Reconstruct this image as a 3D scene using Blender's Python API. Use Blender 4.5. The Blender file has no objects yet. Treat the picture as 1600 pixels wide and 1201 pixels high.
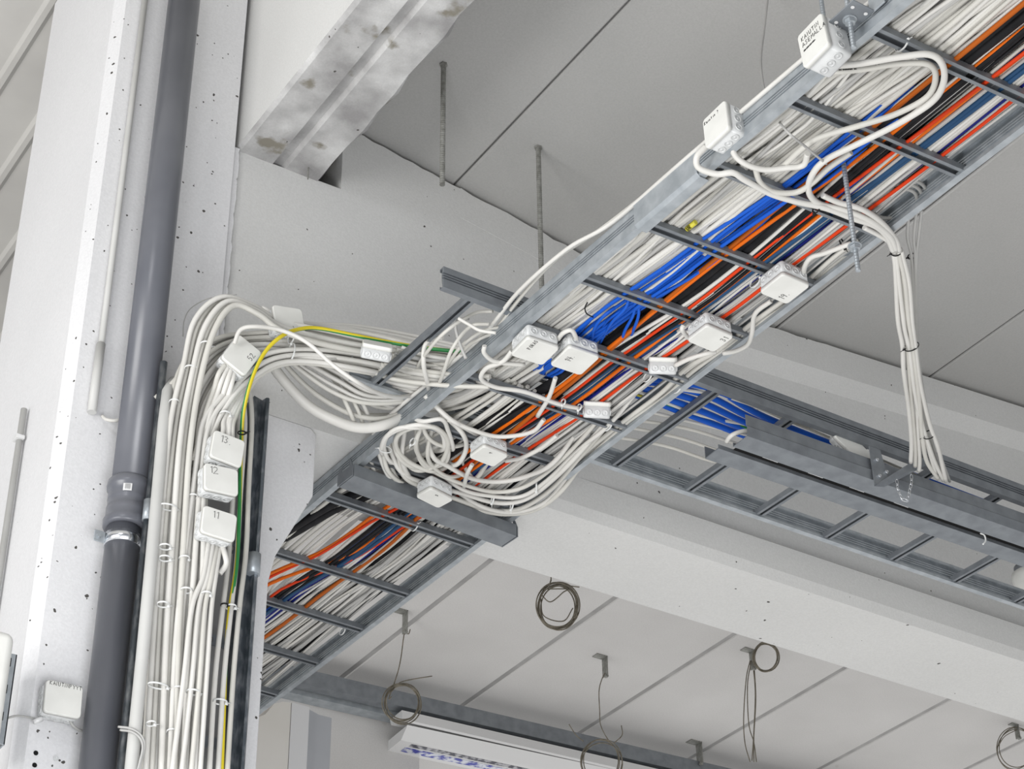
import bpy, math, random
from mathutils import Vector, Matrix
random.seed(7)
SC = bpy.context.scene
COL = SC.collection
V = Vector

# ------------------------------------------------------------------ camera
F_PX, PITCH, ROLL, YAW = 3152.95, 0.599663, -0.0138827, 0.5798838
FW = V((math.sin(YAW)*math.cos(PITCH), math.cos(YAW)*math.cos(PITCH), math.sin(PITCH)))
R0 = V((math.cos(YAW), -math.sin(YAW), 0)); U0 = R0.cross(FW)
RT = R0*math.cos(ROLL) + U0*math.sin(ROLL)
UP = -R0*math.sin(ROLL) + U0*math.cos(ROLL)
cam_data = bpy.data.cameras.new('camera')
cam_data.sensor_width = 36; cam_data.lens = F_PX/1600*36
cam_data.clip_start = 0.05; cam_data.clip_end = 100
cam = bpy.data.objects.new('camera', cam_data); COL.objects.link(cam)
cam.matrix_world = Matrix(((RT.x, UP.x, -FW.x, 0), (RT.y, UP.y, -FW.y, 0), (RT.z, UP.z, -FW.z, 0), (0, 0, 0, 1)))
SC.camera = cam

# ------------------------------------------------------------------ world, lamps, exposure
SC.view_settings.view_transform = 'Standard'; SC.view_settings.look = 'None'
SC.view_settings.gamma = 1; SC.view_settings.use_curve_mapping = False
SC.view_settings.exposure = 0.0
world = bpy.data.worlds.new('hall_light'); SC.world = world; world.use_nodes = True
wn = world.node_tree.nodes; wl = world.node_tree.links
wtc = wn.new('ShaderNodeTexCoord'); wsp = wn.new('ShaderNodeSeparateXYZ'); wmr = wn.new('ShaderNodeMapRange'); wcr = wn.new('ShaderNodeValToRGB')
wl.new(wtc.outputs['Generated'], wsp.inputs[0]); wl.new(wsp.outputs[2], wmr.inputs[0]); wmr.inputs[1].default_value = -1; wmr.inputs[2].default_value = 1
wl.new(wmr.outputs[0], wcr.inputs[0]); wl.new(wcr.outputs[0], wn['Background'].inputs[0])
el = wcr.color_ramp.elements      # bright floor below, dim hall towards the roof
el[0].position = 0.0; el[0].color = (0.96, 0.95, 0.93, 1); el[1].position = 0.72; el[1].color = (0.20, 0.21, 0.23, 1)
e_ = el.new(0.30); e_.color = (0.84, 0.84, 0.84, 1); e_ = el.new(0.52); e_.color = (0.30, 0.315, 0.34, 1)
wn['Background'].inputs[1].default_value = 1.0

def area(name, loc, target, sx, sy, power, color=(1, 1, 1)):
    d = bpy.data.lights.new(name, 'AREA'); d.shape = 'RECTANGLE'; d.size = sx; d.size_y = sy
    d.energy = power; d.color = color
    o = bpy.data.objects.new(name, d); COL.objects.link(o); o.location = loc
    o.rotation_euler = (V(target)-V(loc)).to_track_quat('-Z', 'Y').to_euler()
    return o
area('daylight_window', (-3.2, 2.0, 1.2), (2.2, 4.0, 2.6), 3.0, 2.2, 205, (1, 0.99, 0.97))
area('added_column_fill', (1.15, 2.2, 0.95), (1.7, 4.0, 2.3), 0.9, 0.7, 27, (0.97, 0.98, 1))  # added fill with no visible source, brightens the lower column and corbel
area('high_bay_lamp', (-0.6, 1.2, 3.6), (2.0, 3.8, 2.4), 0.9, 0.5, 16, (0.97, 0.98, 1))

# ------------------------------------------------------------------ measuring helpers
def ray(x, y): return FW*F_PX + RT*(x-800) - UP*(y-600.5)
def PZ(x, y, z): d = ray(x, y); return d*(z/d.z)
def PY(x, y, v): d = ray(x, y); return d*(v/d.y)
def PX(x, y, v): d = ray(x, y); return d*(v/d.x)
def PP(t):
    """(px, py, 'z'|'y'|'x', value) -> point, or a Vector passes through"""
    if isinstance(t, Vector): return t
    return {'z': PZ, 'y': PY, 'x': PX}[t[2]](t[0], t[1], t[3])

# ------------------------------------------------------------------ materials
def new_mat(name, color, rough=0.6, metal=0.0):
    m = bpy.data.materials.new(name); m.use_nodes = True
    b = m.node_tree.nodes['Principled BSDF']
    b.inputs['Base Color'].default_value = (*color, 1); b.inputs['Roughness'].default_value = rough
    b.inputs['Metallic'].default_value = metal
    return m
def N(m, t): return m.node_tree.nodes.new(t)
def L(m, a, b): m.node_tree.links.new(a, b)
def noisy(name, c1, c2, scale=6, rough=0.6, metal=0.0, bump=0.0, detail=4, stretch=None, lo=0.35, hi=0.65, rough2=None):
    m = new_mat(name, c1, rough, metal); b = m.node_tree.nodes['Principled BSDF']
    tc = N(m, 'ShaderNodeTexCoord'); mp = N(m, 'ShaderNodeMapping'); nz = N(m, 'ShaderNodeTexNoise')
    if stretch: mp.inputs['Scale'].default_value = stretch
    L(m, tc.outputs['Object'], mp.inputs['Vector']); L(m, mp.outputs[0], nz.inputs['Vector'])
    nz.inputs['Scale'].default_value = scale; nz.inputs['Detail'].default_value = detail
    cr = N(m, 'ShaderNodeValToRGB'); cr.color_ramp.elements[0].position = lo; cr.color_ramp.elements[1].position = hi
    cr.color_ramp.elements[0].color = (*c1, 1); cr.color_ramp.elements[1].color = (*c2, 1)
    L(m, nz.outputs[0], cr.inputs[0]); L(m, cr.outputs[0], b.inputs['Base Color'])
    if bump:
        bp = N(m, 'ShaderNodeBump'); bp.inputs['Strength'].default_value = bump; bp.inputs['Distance'].default_value = 0.004
        L(m, nz.outputs[0], bp.inputs['Height']); L(m, bp.outputs[0], b.inputs['Normal'])
    if rough2 is not None:
        mr = N(m, 'ShaderNodeMapRange'); mr.inputs[3].default_value = rough; mr.inputs[4].default_value = rough2
        L(m, nz.outputs[0], mr.inputs[0]); L(m, mr.outputs[0], b.inputs['Roughness'])
    m['ramp'] = 1
    return m
def concrete(name, c1, c2, pores=0.0, scale=2.5, mott=1.0, stain=None, fine=0.04):
    """painted or bare concrete: broad mottling, fine grain, and little air holes"""
    m = noisy(name, c1, c2, scale=scale, rough=0.85, bump=0, detail=6, lo=0.5-0.25/mott*1.0, hi=0.5+0.25/mott)
    nt = m.node_tree; b = nt.nodes['Principled BSDF']; cr = nt.nodes['Color Ramp']
    tc = nt.nodes['Texture Coordinate']
    last = cr.outputs[0]
    g = N(m, 'ShaderNodeTexNoise'); g.inputs['Scale'].default_value = 160; g.inputs['Detail'].default_value = 2
    L(m, tc.outputs['Object'], g.inputs['Vector'])
    gm = N(m, 'ShaderNodeMapRange'); gm.inputs[1].default_value = 0.3; gm.inputs[2].default_value = 0.7
    gm.inputs[3].default_value = 1-fine; gm.inputs[4].default_value = 1+fine
    L(m, g.outputs[0], gm.inputs[0])
    mx = N(m, 'ShaderNodeVectorMath'); mx.operation = 'SCALE'; L(m, last, mx.inputs[0]); L(m, gm.outputs[0], mx.inputs['Scale'])
    last = mx.outputs[0]
    if stain:
        s = N(m, 'ShaderNodeTexNoise'); s.inputs['Scale'].default_value = stain[1]; s.inputs['Detail'].default_value = 8
        L(m, tc.outputs['Object'], s.inputs['Vector'])
        sr = N(m, 'ShaderNodeMapRange'); sr.inputs[1].default_value = stain[2]; sr.inputs[2].default_value = stain[2]+0.07
        L(m, s.outputs[0], sr.inputs[0])
        mixs = N(m, 'ShaderNodeMixRGB'); L(m, sr.outputs[0], mixs.inputs[0]); L(m, last, mixs.inputs[1]); mixs.inputs[2].default_value = (*stain[0], 1)
        last = mixs.outputs[0]
    if pores:
        wob = N(m, 'ShaderNodeTexNoise'); wob.inputs['Scale'].default_value = 60
        L(m, tc.outputs['Object'], wob.inputs['Vector'])
        ad = N(m, 'ShaderNodeVectorMath'); ad.operation = 'MULTIPLY_ADD'; ad.inputs[1].default_value = (0.012, 0.012, 0.012)
        L(m, wob.outputs['Color'], ad.inputs[0]); L(m, tc.outputs['Object'], ad.inputs[2])
        for sc, rad, thr in ((30, 0.13, 1-0.40*pores), (62, 0.16, 1-0.22*pores)):
            vo = N(m, 'ShaderNodeTexVoronoi'); vo.inputs['Scale'].default_value = sc
            L(m, ad.outputs[0], vo.inputs['Vector'])
            sep = N(m, 'ShaderNodeSeparateColor'); L(m, vo.outputs['Color'], sep.inputs[0])
            a = N(m, 'ShaderNodeMath'); a.operation = 'LESS_THAN'; a.inputs[1].default_value = rad; L(m, vo.outputs['Distance'], a.inputs[0])
            c = N(m, 'ShaderNodeMath'); c.operation = 'GREATER_THAN'; c.inputs[1].default_value = thr; L(m, sep.outputs[0], c.inputs[0])
            d = N(m, 'ShaderNodeMath'); d.operation = 'MULTIPLY'; L(m, a.outputs[0], d.inputs[0]); L(m, c.outputs[0], d.inputs[1])
            mixp = N(m, 'ShaderNodeMixRGB'); L(m, d.outputs[0], mixp.inputs[0]); L(m, last, mixp.inputs[1]); mixp.inputs[2].default_value = (0.07, 0.065, 0.06, 1)
            last = mixp.outputs[0]
    L(m, last, b.inputs['Base Color'])
    bp = N(m, 'ShaderNodeBump'); bp.inputs['Strength'].default_value = 0.25; bp.inputs['Distance'].default_value = 0.002
    L(m, g.outputs[0], bp.inputs['Height']); L(m, bp.outputs[0], b.inputs['Normal'])
    return m

M = {}
M['paint'] = concrete('white_painted_concrete', (0.63, 0.63, 0.64), (0.67, 0.67, 0.68), pores=0.5)
M['girder'] = concrete('white_girder_concrete', (0.57, 0.57, 0.56), (0.61, 0.61, 0.60), pores=0.06)
M['beam'] = concrete('worn_beam_concrete', (0.29, 0.285, 0.285), (0.58, 0.58, 0.575), pores=0.10, scale=6, mott=1.9, stain=((0.22, 0.205, 0.17), 9, 0.60))
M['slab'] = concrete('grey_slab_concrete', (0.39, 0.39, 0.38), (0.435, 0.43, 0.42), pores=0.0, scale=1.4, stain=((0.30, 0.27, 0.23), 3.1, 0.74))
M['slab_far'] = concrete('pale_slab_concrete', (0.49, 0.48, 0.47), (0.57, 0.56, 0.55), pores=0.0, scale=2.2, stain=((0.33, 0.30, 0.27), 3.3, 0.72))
M['joint'] = new_mat('dark_joint', (0.05, 0.05, 0.05), 0.9)
M['caulk'] = noisy('grey_caulk', (0.27, 0.265, 0.26), (0.34, 0.335, 0.33), 9, 0.9)
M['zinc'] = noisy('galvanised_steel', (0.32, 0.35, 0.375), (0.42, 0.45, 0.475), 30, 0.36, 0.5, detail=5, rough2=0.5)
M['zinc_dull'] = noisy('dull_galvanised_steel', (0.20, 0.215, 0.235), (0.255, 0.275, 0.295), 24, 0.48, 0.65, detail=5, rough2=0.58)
M['zinc_dark'] = noisy('weathered_galvanised_tube', (0.13, 0.15, 0.17), (0.36, 0.38, 0.40), 70, 0.36, 0.85, detail=6, stretch=(1, 1, 0.35), lo=0.45, hi=0.75)
M['rod'] = noisy('threaded_rod_steel', (0.22, 0.22, 0.20), (0.33, 0.33, 0.31), 60, 0.55, 0.5)
M['white'] = noisy('white_cable_sheath', (0.53, 0.52, 0.49), (0.62, 0.61, 0.58), 5, 0.45)
M['white2'] = noisy('cream_cable_sheath', (0.47, 0.46, 0.425), (0.56, 0.55, 0.51), 5, 0.5)
M['gray'] = noisy('grey_cable_sheath', (0.33, 0.33, 0.32), (0.42, 0.415, 0.40), 5, 0.5)
M['orange'] = new_mat('orange_sheath', (0.62, 0.12, 0.004), 0.5)
M['brown'] = new_mat('burnt_orange_sheath', (0.38, 0.085, 0.006), 0.5)
M['red'] = new_mat('red_orange_sheath', (0.56, 0.04, 0.006), 0.5)
M['blue'] = new_mat('bright_blue_sheath', (0.008, 0.085, 0.46), 0.5)
M['navy'] = new_mat('navy_sheath', (0.008, 0.014, 0.16), 0.5)
M['steelblue'] = new_mat('steel_blue_sheath', (0.018, 0.06, 0.135), 0.5)
M['black'] = noisy('black_sheath', (0.006, 0.006, 0.007), (0.013, 0.013, 0.015), 30, 0.6)
M['box'] = noisy('white_box_plastic', (0.62, 0.62, 0.59), (0.68, 0.68, 0.65), 14, 0.42)
M['box2'] = noisy('translucent_white_plastic', (0.50, 0.51, 0.51), (0.60, 0.61, 0.61), 14, 0.32)
M['ink'] = new_mat('black_ink', (0.015, 0.015, 0.015), 0.7)
M['pipe'] = noisy('grey_pipe_plastic', (0.105, 0.11, 0.128), (0.125, 0.13, 0.148), 6, 0.3, detail=3)
M['pipe_white'] = noisy('white_conduit_plastic', (0.44, 0.44, 0.425), (0.50, 0.50, 0.485), 6, 0.5)
M['tie_black'] = new_mat('black_nylon', (0.012, 0.012, 0.012), 0.45)
M['tie_white'] = new_mat('clear_nylon', (0.66, 0.67, 0.66), 0.35)
M['wire'] = noisy('bronze_wire', (0.13, 0.115, 0.085), (0.24, 0.215, 0.17), 40, 0.5, 0.4)
M['cream'] = noisy('cream_cabinet_paint', (0.62, 0.60, 0.55), (0.66, 0.64, 0.60), 3, 0.45)
M['grey_panel'] = noisy('grey_cabinet_paint', (0.36, 0.37, 0.39), (0.40, 0.41, 0.43), 3, 0.5)
M['enamel'] = new_mat('white_enamel', (0.62, 0.62, 0.62), 0.3)
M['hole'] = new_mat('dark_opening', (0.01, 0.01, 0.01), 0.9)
M['chrome'] = new_mat('bright_zinc', (0.75, 0.77, 0.8), 0.22, 1.0)
for k_ in ('orange', 'brown', 'red', 'black', 'navy', 'steelblue', 'blue', 'tie_black', 'ink', 'hole'):
    M[k_].node_tree.nodes['Principled BSDF'].inputs['Specular IOR Level'].default_value = 0.18
def stripes():
    m = new_mat('green_and_yellow_sheath', (0.6, 0.5, 0.02), 0.4); b = m.node_tree.nodes['Principled BSDF']
    at = N(m, 'ShaderNodeUVMap'); sp = N(m, 'ShaderNodeSeparateXYZ'); L(m, at.outputs[0], sp.inputs[0])
    ad = N(m, 'ShaderNodeMath'); ad.operation = 'MULTIPLY_ADD'; ad.inputs[1].default_value = 1.1
    L(m, sp.outputs[1], ad.inputs[0]); L(m, sp.outputs[0], ad.inputs[2])
    fr = N(m, 'ShaderNodeMath'); fr.operation = 'FRACT'; L(m, ad.outputs[0], fr.inputs[0])
    lt = N(m, 'ShaderNodeMath'); lt.operation = 'LESS_THAN'; lt.inputs[1].default_value = 0.42; L(m, fr.outputs[0], lt.inputs[0])
    mx = N(m, 'ShaderNodeMixRGB'); L(m, lt.outputs[0], mx.inputs[0]); mx.inputs[1].default_value = (0.55, 0.45, 0.015, 1); mx.inputs[2].default_value = (0.02, 0.20, 0.05, 1)
    L(m, mx.outputs[0], b.inputs['Base Color']); return m
M['earth'] = stripes()

# ------------------------------------------------------------------ mesh helpers
class MB:
    def __init__(s): s.v = []; s.f = []; s.uv = None
    def add(s, vs, fs):
        k = len(s.v); s.v += [V(a) for a in vs]; s.f += [tuple(i+k for i in f) for f in fs]; return s
    def box(s, lo, hi):
        x0, y0, z0 = lo; x1, y1, z1 = hi
        return s.add([(x0,y0,z0),(x1,y0,z0),(x1,y1,z0),(x0,y1,z0),(x0,y0,z1),(x1,y0,z1),(x1,y1,z1),(x0,y1,z1)],
                     [(0,3,2,1),(4,5,6,7),(0,1,5,4),(1,2,6,5),(2,3,7,6),(3,0,4,7)])
    def obox(s, c, ax, ay, az):
        """box about centre c with half-extent vectors"""
        c = V(c); P = [c+i*ax+j*ay+k*az for k in (-1, 1) for i, j in ((-1,-1),(1,-1),(1,1),(-1,1))]
        return s.add(P, [(0,3,2,1),(4,5,6,7),(0,1,5,4),(1,2,6,5),(2,3,7,6),(3,0,4,7)])
    def prism(s, prof, a, b, ex, ey):
        """closed profile [(u,v)] in directions ex, ey swept from a to b"""
        a, b = V(a), V(b); n = len(prof)
        P = [a+ex*u+ey*v for u, v in prof] + [b+ex*u+ey*v for u, v in prof]
        s.add(P, [(i, (i+1) % n, n+(i+1) % n, n+i) for i in range(n)] + [tuple(range(n-1, -1, -1)), tuple(range(n, 2*n))])
        return s
    def tube(s, pts, r, n=8, caps=True, uv=False):
        pts = [V(p) for p in pts]; rings = []; k0 = len(s.v)
        T = [(pts[min(i+1, len(pts)-1)]-pts[max(i-1, 0)]).normalized() for i in range(len(pts))]
        nrm = T[0].orthogonal().normalized(); L_ = 0; lens = []
        for i, p in enumerate(pts):
            if i: L_ += (p-pts[i-1]).length
            lens.append(L_)
            nrm = (nrm - T[i]*nrm.dot(T[i])).normalized(); bn = T[i].cross(nrm)
            rr = r[i] if isinstance(r, (list, tuple)) else r
            for j in range(n):
                a = 2*math.pi*j/n; s.v.append(p+nrm*(math.cos(a)*rr)+bn*(math.sin(a)*rr))
        if uv: s.uv = []
        for i in range(len(pts)-1):
            for j in range(n):
                a = k0+i*n+j; b = k0+i*n+(j+1) % n
                s.f.append((a, b, b+n, a+n))
                if uv:
                    u0, u1 = lens[i]*0.9, lens[i+1]*0.9
                    s.uv += [(u0, j/n), (u0, (j+1)/n), (u1, (j+1)/n), (u1, j/n)]
        if caps and not uv:
            s.f.append(tuple(k0+j for j in range(n-1, -1, -1))); s.f.append(tuple(k0+(len(pts)-1)*n+j for j in range(n)))
        return s
    def disc(s, c, nrm, r, depth, n=20, r2=None):
        nrm = V(nrm).normalized(); return s.tube([V(c), V(c)+nrm*depth], [r, r2 if r2 is not None else r], n)
    def lathe(s, base, axis, prof, n=40):
        """prof [(radius, height)] around axis"""
        axis = V(axis).normalized(); e1 = axis.orthogonal().normalized(); e2 = axis.cross(e1); k0 = len(s.v)
        for r, h in prof:
            for j in range(n):
                a = 2*math.pi*j/n; s.v.append(V(base)+axis*h+(e1*math.cos(a)+e2*math.sin(a))*r)
        for i in range(len(prof)-1):
            for j in range(n):
                a = k0+i*n+j; b = k0+i*n+(j+1) % n; s.f.append((a, b, b+n, a+n))
        s.f.append(tuple(k0+j for j in range(n-1, -1, -1))); s.f.append(tuple(k0+(len(prof)-1)*n+j for j in range(n)))
        return s
def link(name, mb, mat, parent=None, smooth=False, bevel=0.0, seg=2):
    """one mesh object; vertices are given in world space, or in the parent's space if the parent has a matrix"""
    me = bpy.data.meshes.new(name)
    off = parent.location if parent is not None and not parent.get('_local') else V((0, 0, 0))
    me.from_pydata([tuple(v-off) for v in mb.v], [], mb.f); me.update()
    if mb.uv:
        l = me.uv_layers.new(name='UVMap')
        for i, c in enumerate(mb.uv): l.data[i].uv = c
    o = bpy.data.objects.new(name, me); COL.objects.link(o); me.materials.append(mat)
    if parent is not None: o.parent = parent
    if smooth:
        for q in me.polygons: q.use_smooth = len(q.vertices) == 4
    if bevel:
        b = o.modifiers.new('edge', 'BEVEL'); b.width = bevel; b.segments = seg; b.limit_method = 'ANGLE'; b.angle_limit = 0.6
        o.modifiers.new('wn', 'WEIGHTED_NORMAL')
        for q in me.polygons: q.use_smooth = True
    return o
def tag(o, label, cat, group=None, kind=None):
    if label: o['label'] = label
    if cat: o['category'] = cat
    if group: o['group'] = group
    if kind: o['kind'] = kind
    return o
def struct(name, mb, mat, **k): return tag(link(name, mb, mat, **k), None, None, kind='structure')
def thing(name, label, cat, loc=(0, 0, 0), group=None):
    o = bpy.data.objects.new(name, None); COL.objects.link(o); o.location = loc
    o.empty_display_size = 0.05; return tag(o, label, cat, group)
def smooth_path(pts, sub=8):
    """Catmull-Rom through the points"""
    P = [pts[0]*2-pts[1]] + list(pts) + [pts[-1]*2-pts[-2]]; out = []
    for i in range(1, len(P)-2):
        p0, p1, p2, p3 = P[i-1:i+3]
        for k in range(sub):
            t = k/sub
            out.append(0.5*((2*p1)+(p2-p0)*t+(2*p0-5*p1+4*p2-p3)*t*t+(3*p1-p0-3*p2+p3)*t**3))
    out.append(P[-2]); return out
def cable(name, pts, r, mat, label, cat='cable', group=None, sub=7, n=8, uv=False):
    o = link(name, MB().tube(smooth_path([PP(p) for p in pts], sub), r, n, uv=uv), mat, smooth=True)
    return tag(o, label, cat, group)

X, Y, Z = V((1, 0, 0)), V((0, 1, 0)), V((0, 0, 1))
H = 2.84                      # underside of the long ladder's rails above the camera
YG = 4.008                    # front face of the girder
YC = 3.985                    # front face of the column

# ------------------------------------------------------------------ setting: ceiling
def zc(x): return 4.001-0.155*(x-2.1) if x < 3.11 else 3.845+0.0775*(x-3.11)
edges = [1.82, 2.44, 3.06, 3.68, 4.365, 5.0, 5.62, 6.24, 6.86, 7.5, 8.1]
mb = MB(); gap = 0.006
for a, b in zip(edges[:-1], edges[1:]):
    a2, b2 = a+gap/2, b-gap/2; c = 0.006
    prof = [(a2, zc(a2)+c), (a2+c, zc(a2+c)), (b2-c, zc(b2-c)), (b2, zc(b2)+c), (b2, zc(b2)+0.2), (a2, zc(a2)+0.2)]
    mb.prism(prof, (0, -1.0, 0), (0, 4.30, 0), X, Z)
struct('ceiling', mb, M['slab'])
mb = MB()
for a in edges: mb.box((a-0.012, -1, zc(a)+0.02), (a+0.012, 4.3, zc(a)+0.06))
struct('ceiling_joint', mb, M['joint'])
mb = MB(); fe = [2.10, 2.545, 3.155, 3.766, 4.368, 4.987, 5.60, 6.21, 6.82, 7.43, 8.04, 8.65, 9.3]
for a, b in zip(fe[:-1], fe[1:]):
    prof = [(a+0.004, 3.962), (a+0.016, 3.95), (b-0.016, 3.95), (b-0.004, 3.962), (b-0.004, 4.15), (a+0.004, 4.15)]
    mb.prism(prof, (0, 4.30, 0), (0, 12.0, 0), X, Z)
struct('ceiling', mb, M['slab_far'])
mb = MB()
for a in fe: mb.box((a-0.016, 4.3, 3.954), (a+0.016, 12, 3.99))
struct('ceiling_joint', mb, M['caulk'])

# ribbed deck beyond the roof beam
mb = MB(); prof = [(-3.0, 4.72)]
x = -2.9
while x < 2.3:
    prof += [(x, 4.72), (x+0.012, 4.708), (x+0.030, 4.708), (x+0.045, 4.72)]; x += 0.183
prof += [(2.4, 4.72), (2.4, 4.8), (-3.0, 4.8)]
mb.prism(prof, (0.0, -1.0, 0), (0.0, 12, 0), X, Z)
struct('ceiling', mb, noisy('tan_ceiling_paint', (0.46, 0.45, 0.43), (0.52, 0.51, 0.485), 3, 0.8))
# girder: solid end, then an I section
def rough_line(x0, x1, n, amp):
    return [(x0+(x1-x0)*i/n, random.uniform(-amp, amp*0.3)) for i in range(n+1)]
mb = MB()
solid = [(1.722, 2.909), (2.45, 2.909)] + [(x, zc(x)-0.016+j) for x, j in reversed(rough_line(2.046, 2.45, 12, 0.006))] + [(2.046, 3.748), (1.722, 3.742)]
mb.prism(solid, (0, YG, 0), (0, 4.36, 0), X, Z)
struct('ceiling_beam', mb, M['girder'])
mb = MB()
rc = lambda x: 0.0005+0.05*min(1, max(0, (x-2.85)/0.5))
prof0 = lambda x: [(YG+0.012, 2.909), (YG, 2.942), (YG, 3.034), (YG+rc(x), 3.034+rc(x)*0.8), (YG+rc(x), zc(x)-0.13-rc(x)*0.8), (YG, zc(x)-0.13), (YG, zc(x)-0.016),
                   (4.36, zc(x)-0.012), (4.36, zc(x)-0.13), (4.31, zc(x)-0.17), (4.31, 3.075), (4.36, 3.034), (4.36, 2.942), (4.35, 2.909)]
xs = [2.45+0.042*i for i in range(36)] + [4.0, 4.3, 4.7, 5.2, 6, 7, 9]
k = 14
for i, x in enumerate(xs):
    j = random.uniform(-0.006, 0.002) if i < 36 else 0
    mb.v += [V((x, y, z+(j if q == 6 else 0))) for q, (y, z) in enumerate(prof0(x))]
for i in range(len(xs)-1):
    for q in range(k): mb.f.append((i*k+q, i*k+(q+1) % k, (i+1)*k+(q+1) % k, (i+1)*k+q))
mb.f += [tuple(range(k-1, -1, -1)), tuple((len(xs)-1)*k+q for q in range(k))]
struct('ceiling_beam', mb, M['girder'])
# roof beam sitting in the notch
mb = MB(); n = 46
def beam_prof(y):
    t = max(0, (y-3.25)/0.75); chip = (random.uniform(0, 0.016) if y > 3.1 else 0.002)
    top = 4.70
    return [(1.713, 3.752), (1.725, 3.742), (1.826, 3.742), (1.832, 3.757), (1.858, 3.757), (1.868, 3.743), (1.975-chip*0.6, 3.743), (1.99-chip, 3.752+chip), (1.995-chip*0.5, 3.80+chip), (2.0+0.05*t, 3.90), (2.0+0.06*t, top), (1.713, top)]
k = 12
for i in range(n):
    y = -1+5.25*(i/(n-1))**0.7
    mb.v += [V((a, y, z)) for a, z in beam_prof(y)]
for i in range(n-1):
    for q in range(k): mb.f.append((i*k+q, i*k+(q+1) % k, (i+1)*k+(q+1) % k, (i+1)*k+q))
mb.f += [tuple(range(k-1, -1, -1)), tuple((n-1)*k+q for q in range(k))]
rbm = struct('ceiling_beam', mb, M['beam']); rbm.data.materials.append(M['girder'])
for q in rbm.data.polygons:
    if abs(q.normal.x) > 0.9 and q.center.x < 1.75: q.material_index = 1
# column with its corbel
mb = MB()
mb.add([], [])
mb.prism([(1.333, YC), (1.698, YC), (1.698, 4.6), (1.31, 4.6), (1.31, YC+0.036)], (0, 0, -1.7), (0, 0, 4.6), X, Y)
struct('wall_column', mb, M['paint'])
mb = MB()
mb.prism([(1.698, -1.7), (1.896, -1.7), (1.897, 2.42), (1.912, 2.50), (2.008, 2.705), (2.008, 2.893), (1.992, 2.909), (1.698, 2.909)], (0, YG, 0), (0, 4.36, 0), X, Z)
struct('wall_corbel', mb, M['paint'], bevel=0.004)
mb = MB(); n = 60; pr = [(1.699, 2.91)]
pr += [(1.7185+random.uniform(-0.003, 0.0015), 2.91+0.83*i/n) for i in range(n+1)] + [(1.699, 3.74)]
mb.prism(pr, (0, 3.996, 0), (0, 4.1, 0), X, Z)
struct('wall_joint', mb, M['paint'])
# dark sheet painting in the shade behind the riser cables
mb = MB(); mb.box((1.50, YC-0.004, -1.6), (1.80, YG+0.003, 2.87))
struct('wall_shade_sheet', mb, noisy('shaded_grey_concrete', (0.20, 0.20, 0.20), (0.27, 0.27, 0.27), 5, 0.9))

# ------------------------------------------------------------------ cable ladders
def ladder_rail(a, b, side, h=0.062):
    """C shaped rail from a to b (under edge, outer face); side = +1 when the inside lies towards +ex"""
    a, b = V(a), V(b); d = (b-a).normalized(); ex = d.cross(Z).normalized()*side
    g = 0.008
    prof = [(0, 0)]
    for q in (0.44, 0.56, 0.68): prof += [(0, h*(q-0.035)), (g, h*(q-0.03)), (g, h*(q+0.025)), (0, h*(q+0.045))]
    prof += [(0, h),
            (0.017, h), (0.017, h-0.009), (0.0155, h-0.009), (0.0155, h-0.002), (0.0045, h-0.002), (0.0045, 0.002), (0.0155, 0.002), (0.0155, 0.009), (0.017, 0.009), (0.017, 0)]
    return MB().prism(prof, a, b, ex, Z)
def rung_mb(a, b, w=0.030, h=0.016):
    a, b = V(a), V(b); d = (b-a).normalized(); ex = d.cross(Z).normalized(); w /= 2; t = 0.0016
    prof = [(-w, 0), (-w, h), (w, h), (w, 0), (w-0.0085, 0), (w-0.0085, t), (w-t, t), (w-t, h-t), (-w+t, h-t), (-w+t, t), (-w+0.0085, t), (-w+0.0085, 0)]
    return MB().prism(prof, a, b, ex, Z)
def xl(y): return 2.203-0.036*(y-2.1)
def xr(y): return 2.686-0.0225*(y-2.1)
lad = thing('cable_ladder', 'long galvanised cable ladder packed with mixed cables, running past the column corbel', 'cable ladder', (2.4, 3.5, H))
link('side_rail', ladder_rail((xl(1.2), 1.2, H), (xl(4.30), 4.30, H), -1 if False else 1), M['zinc'], lad)
link('side_rail', ladder_rail((xl(4.30), 4.30, H), (xl(6.3), 6.3, H), 1), M['zinc'], lad)
link('side_rail', ladder_rail((xr(1.2), 1.2, H), (xr(6.3), 6.3, H), -1), M['zinc'], lad)
for yy in (1.28, 1.53, 1.79, 2.045, 2.292, 2.542, 2.783, 3.022, 3.253, 3.511, 3.745, 3.98, 4.212, 4.56, 4.824, 5.095, 5.363, 5.65, 5.9, 6.15):
    dy = 0.01 if yy > 4 else -0.008
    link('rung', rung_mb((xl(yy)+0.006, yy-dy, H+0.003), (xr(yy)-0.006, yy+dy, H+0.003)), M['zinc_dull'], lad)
# splice plate around the near side rail
mb = MB(); a, b = V((xl(2.58)-0.007, 2.585, H)), V((xl(2.80)-0.007, 2.805, H))
mb.prism([(0, 0.004), (0, 0.064), (0.004, 0.064), (0.004, 0.006), (0.012, -0.001), (0.034, -0.001), (0.034, -0.004), (0.009, -0.004)], a, b, X, Z)
link('splice_plate', mb, M['zinc'], lad, bevel=0.001)

# crossing ladder
Z2 = 2.903
def yu(x): return 3.300-0.002*(x-2)
cl = thing('cable_ladder', 'nearly empty galvanised cable ladder crossing above the packed one, along the girder', 'cable ladder', (3.0, 3.5, Z2))
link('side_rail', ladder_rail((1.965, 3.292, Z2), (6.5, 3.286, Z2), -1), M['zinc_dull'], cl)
link('side_rail', ladder_rail((1.965, 3.757, Z2), (6.5, 3.752, Z2), 1), M['zinc'], cl)
for i in range(-3, 12):
    x = 2.785+0.2485*i
    link('rung', rung_mb((x+0.012, 3.30, Z2+0.003), (x-0.004, 3.75, Z2+0.003), 0.026), M['zinc_dull'], cl)

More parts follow.
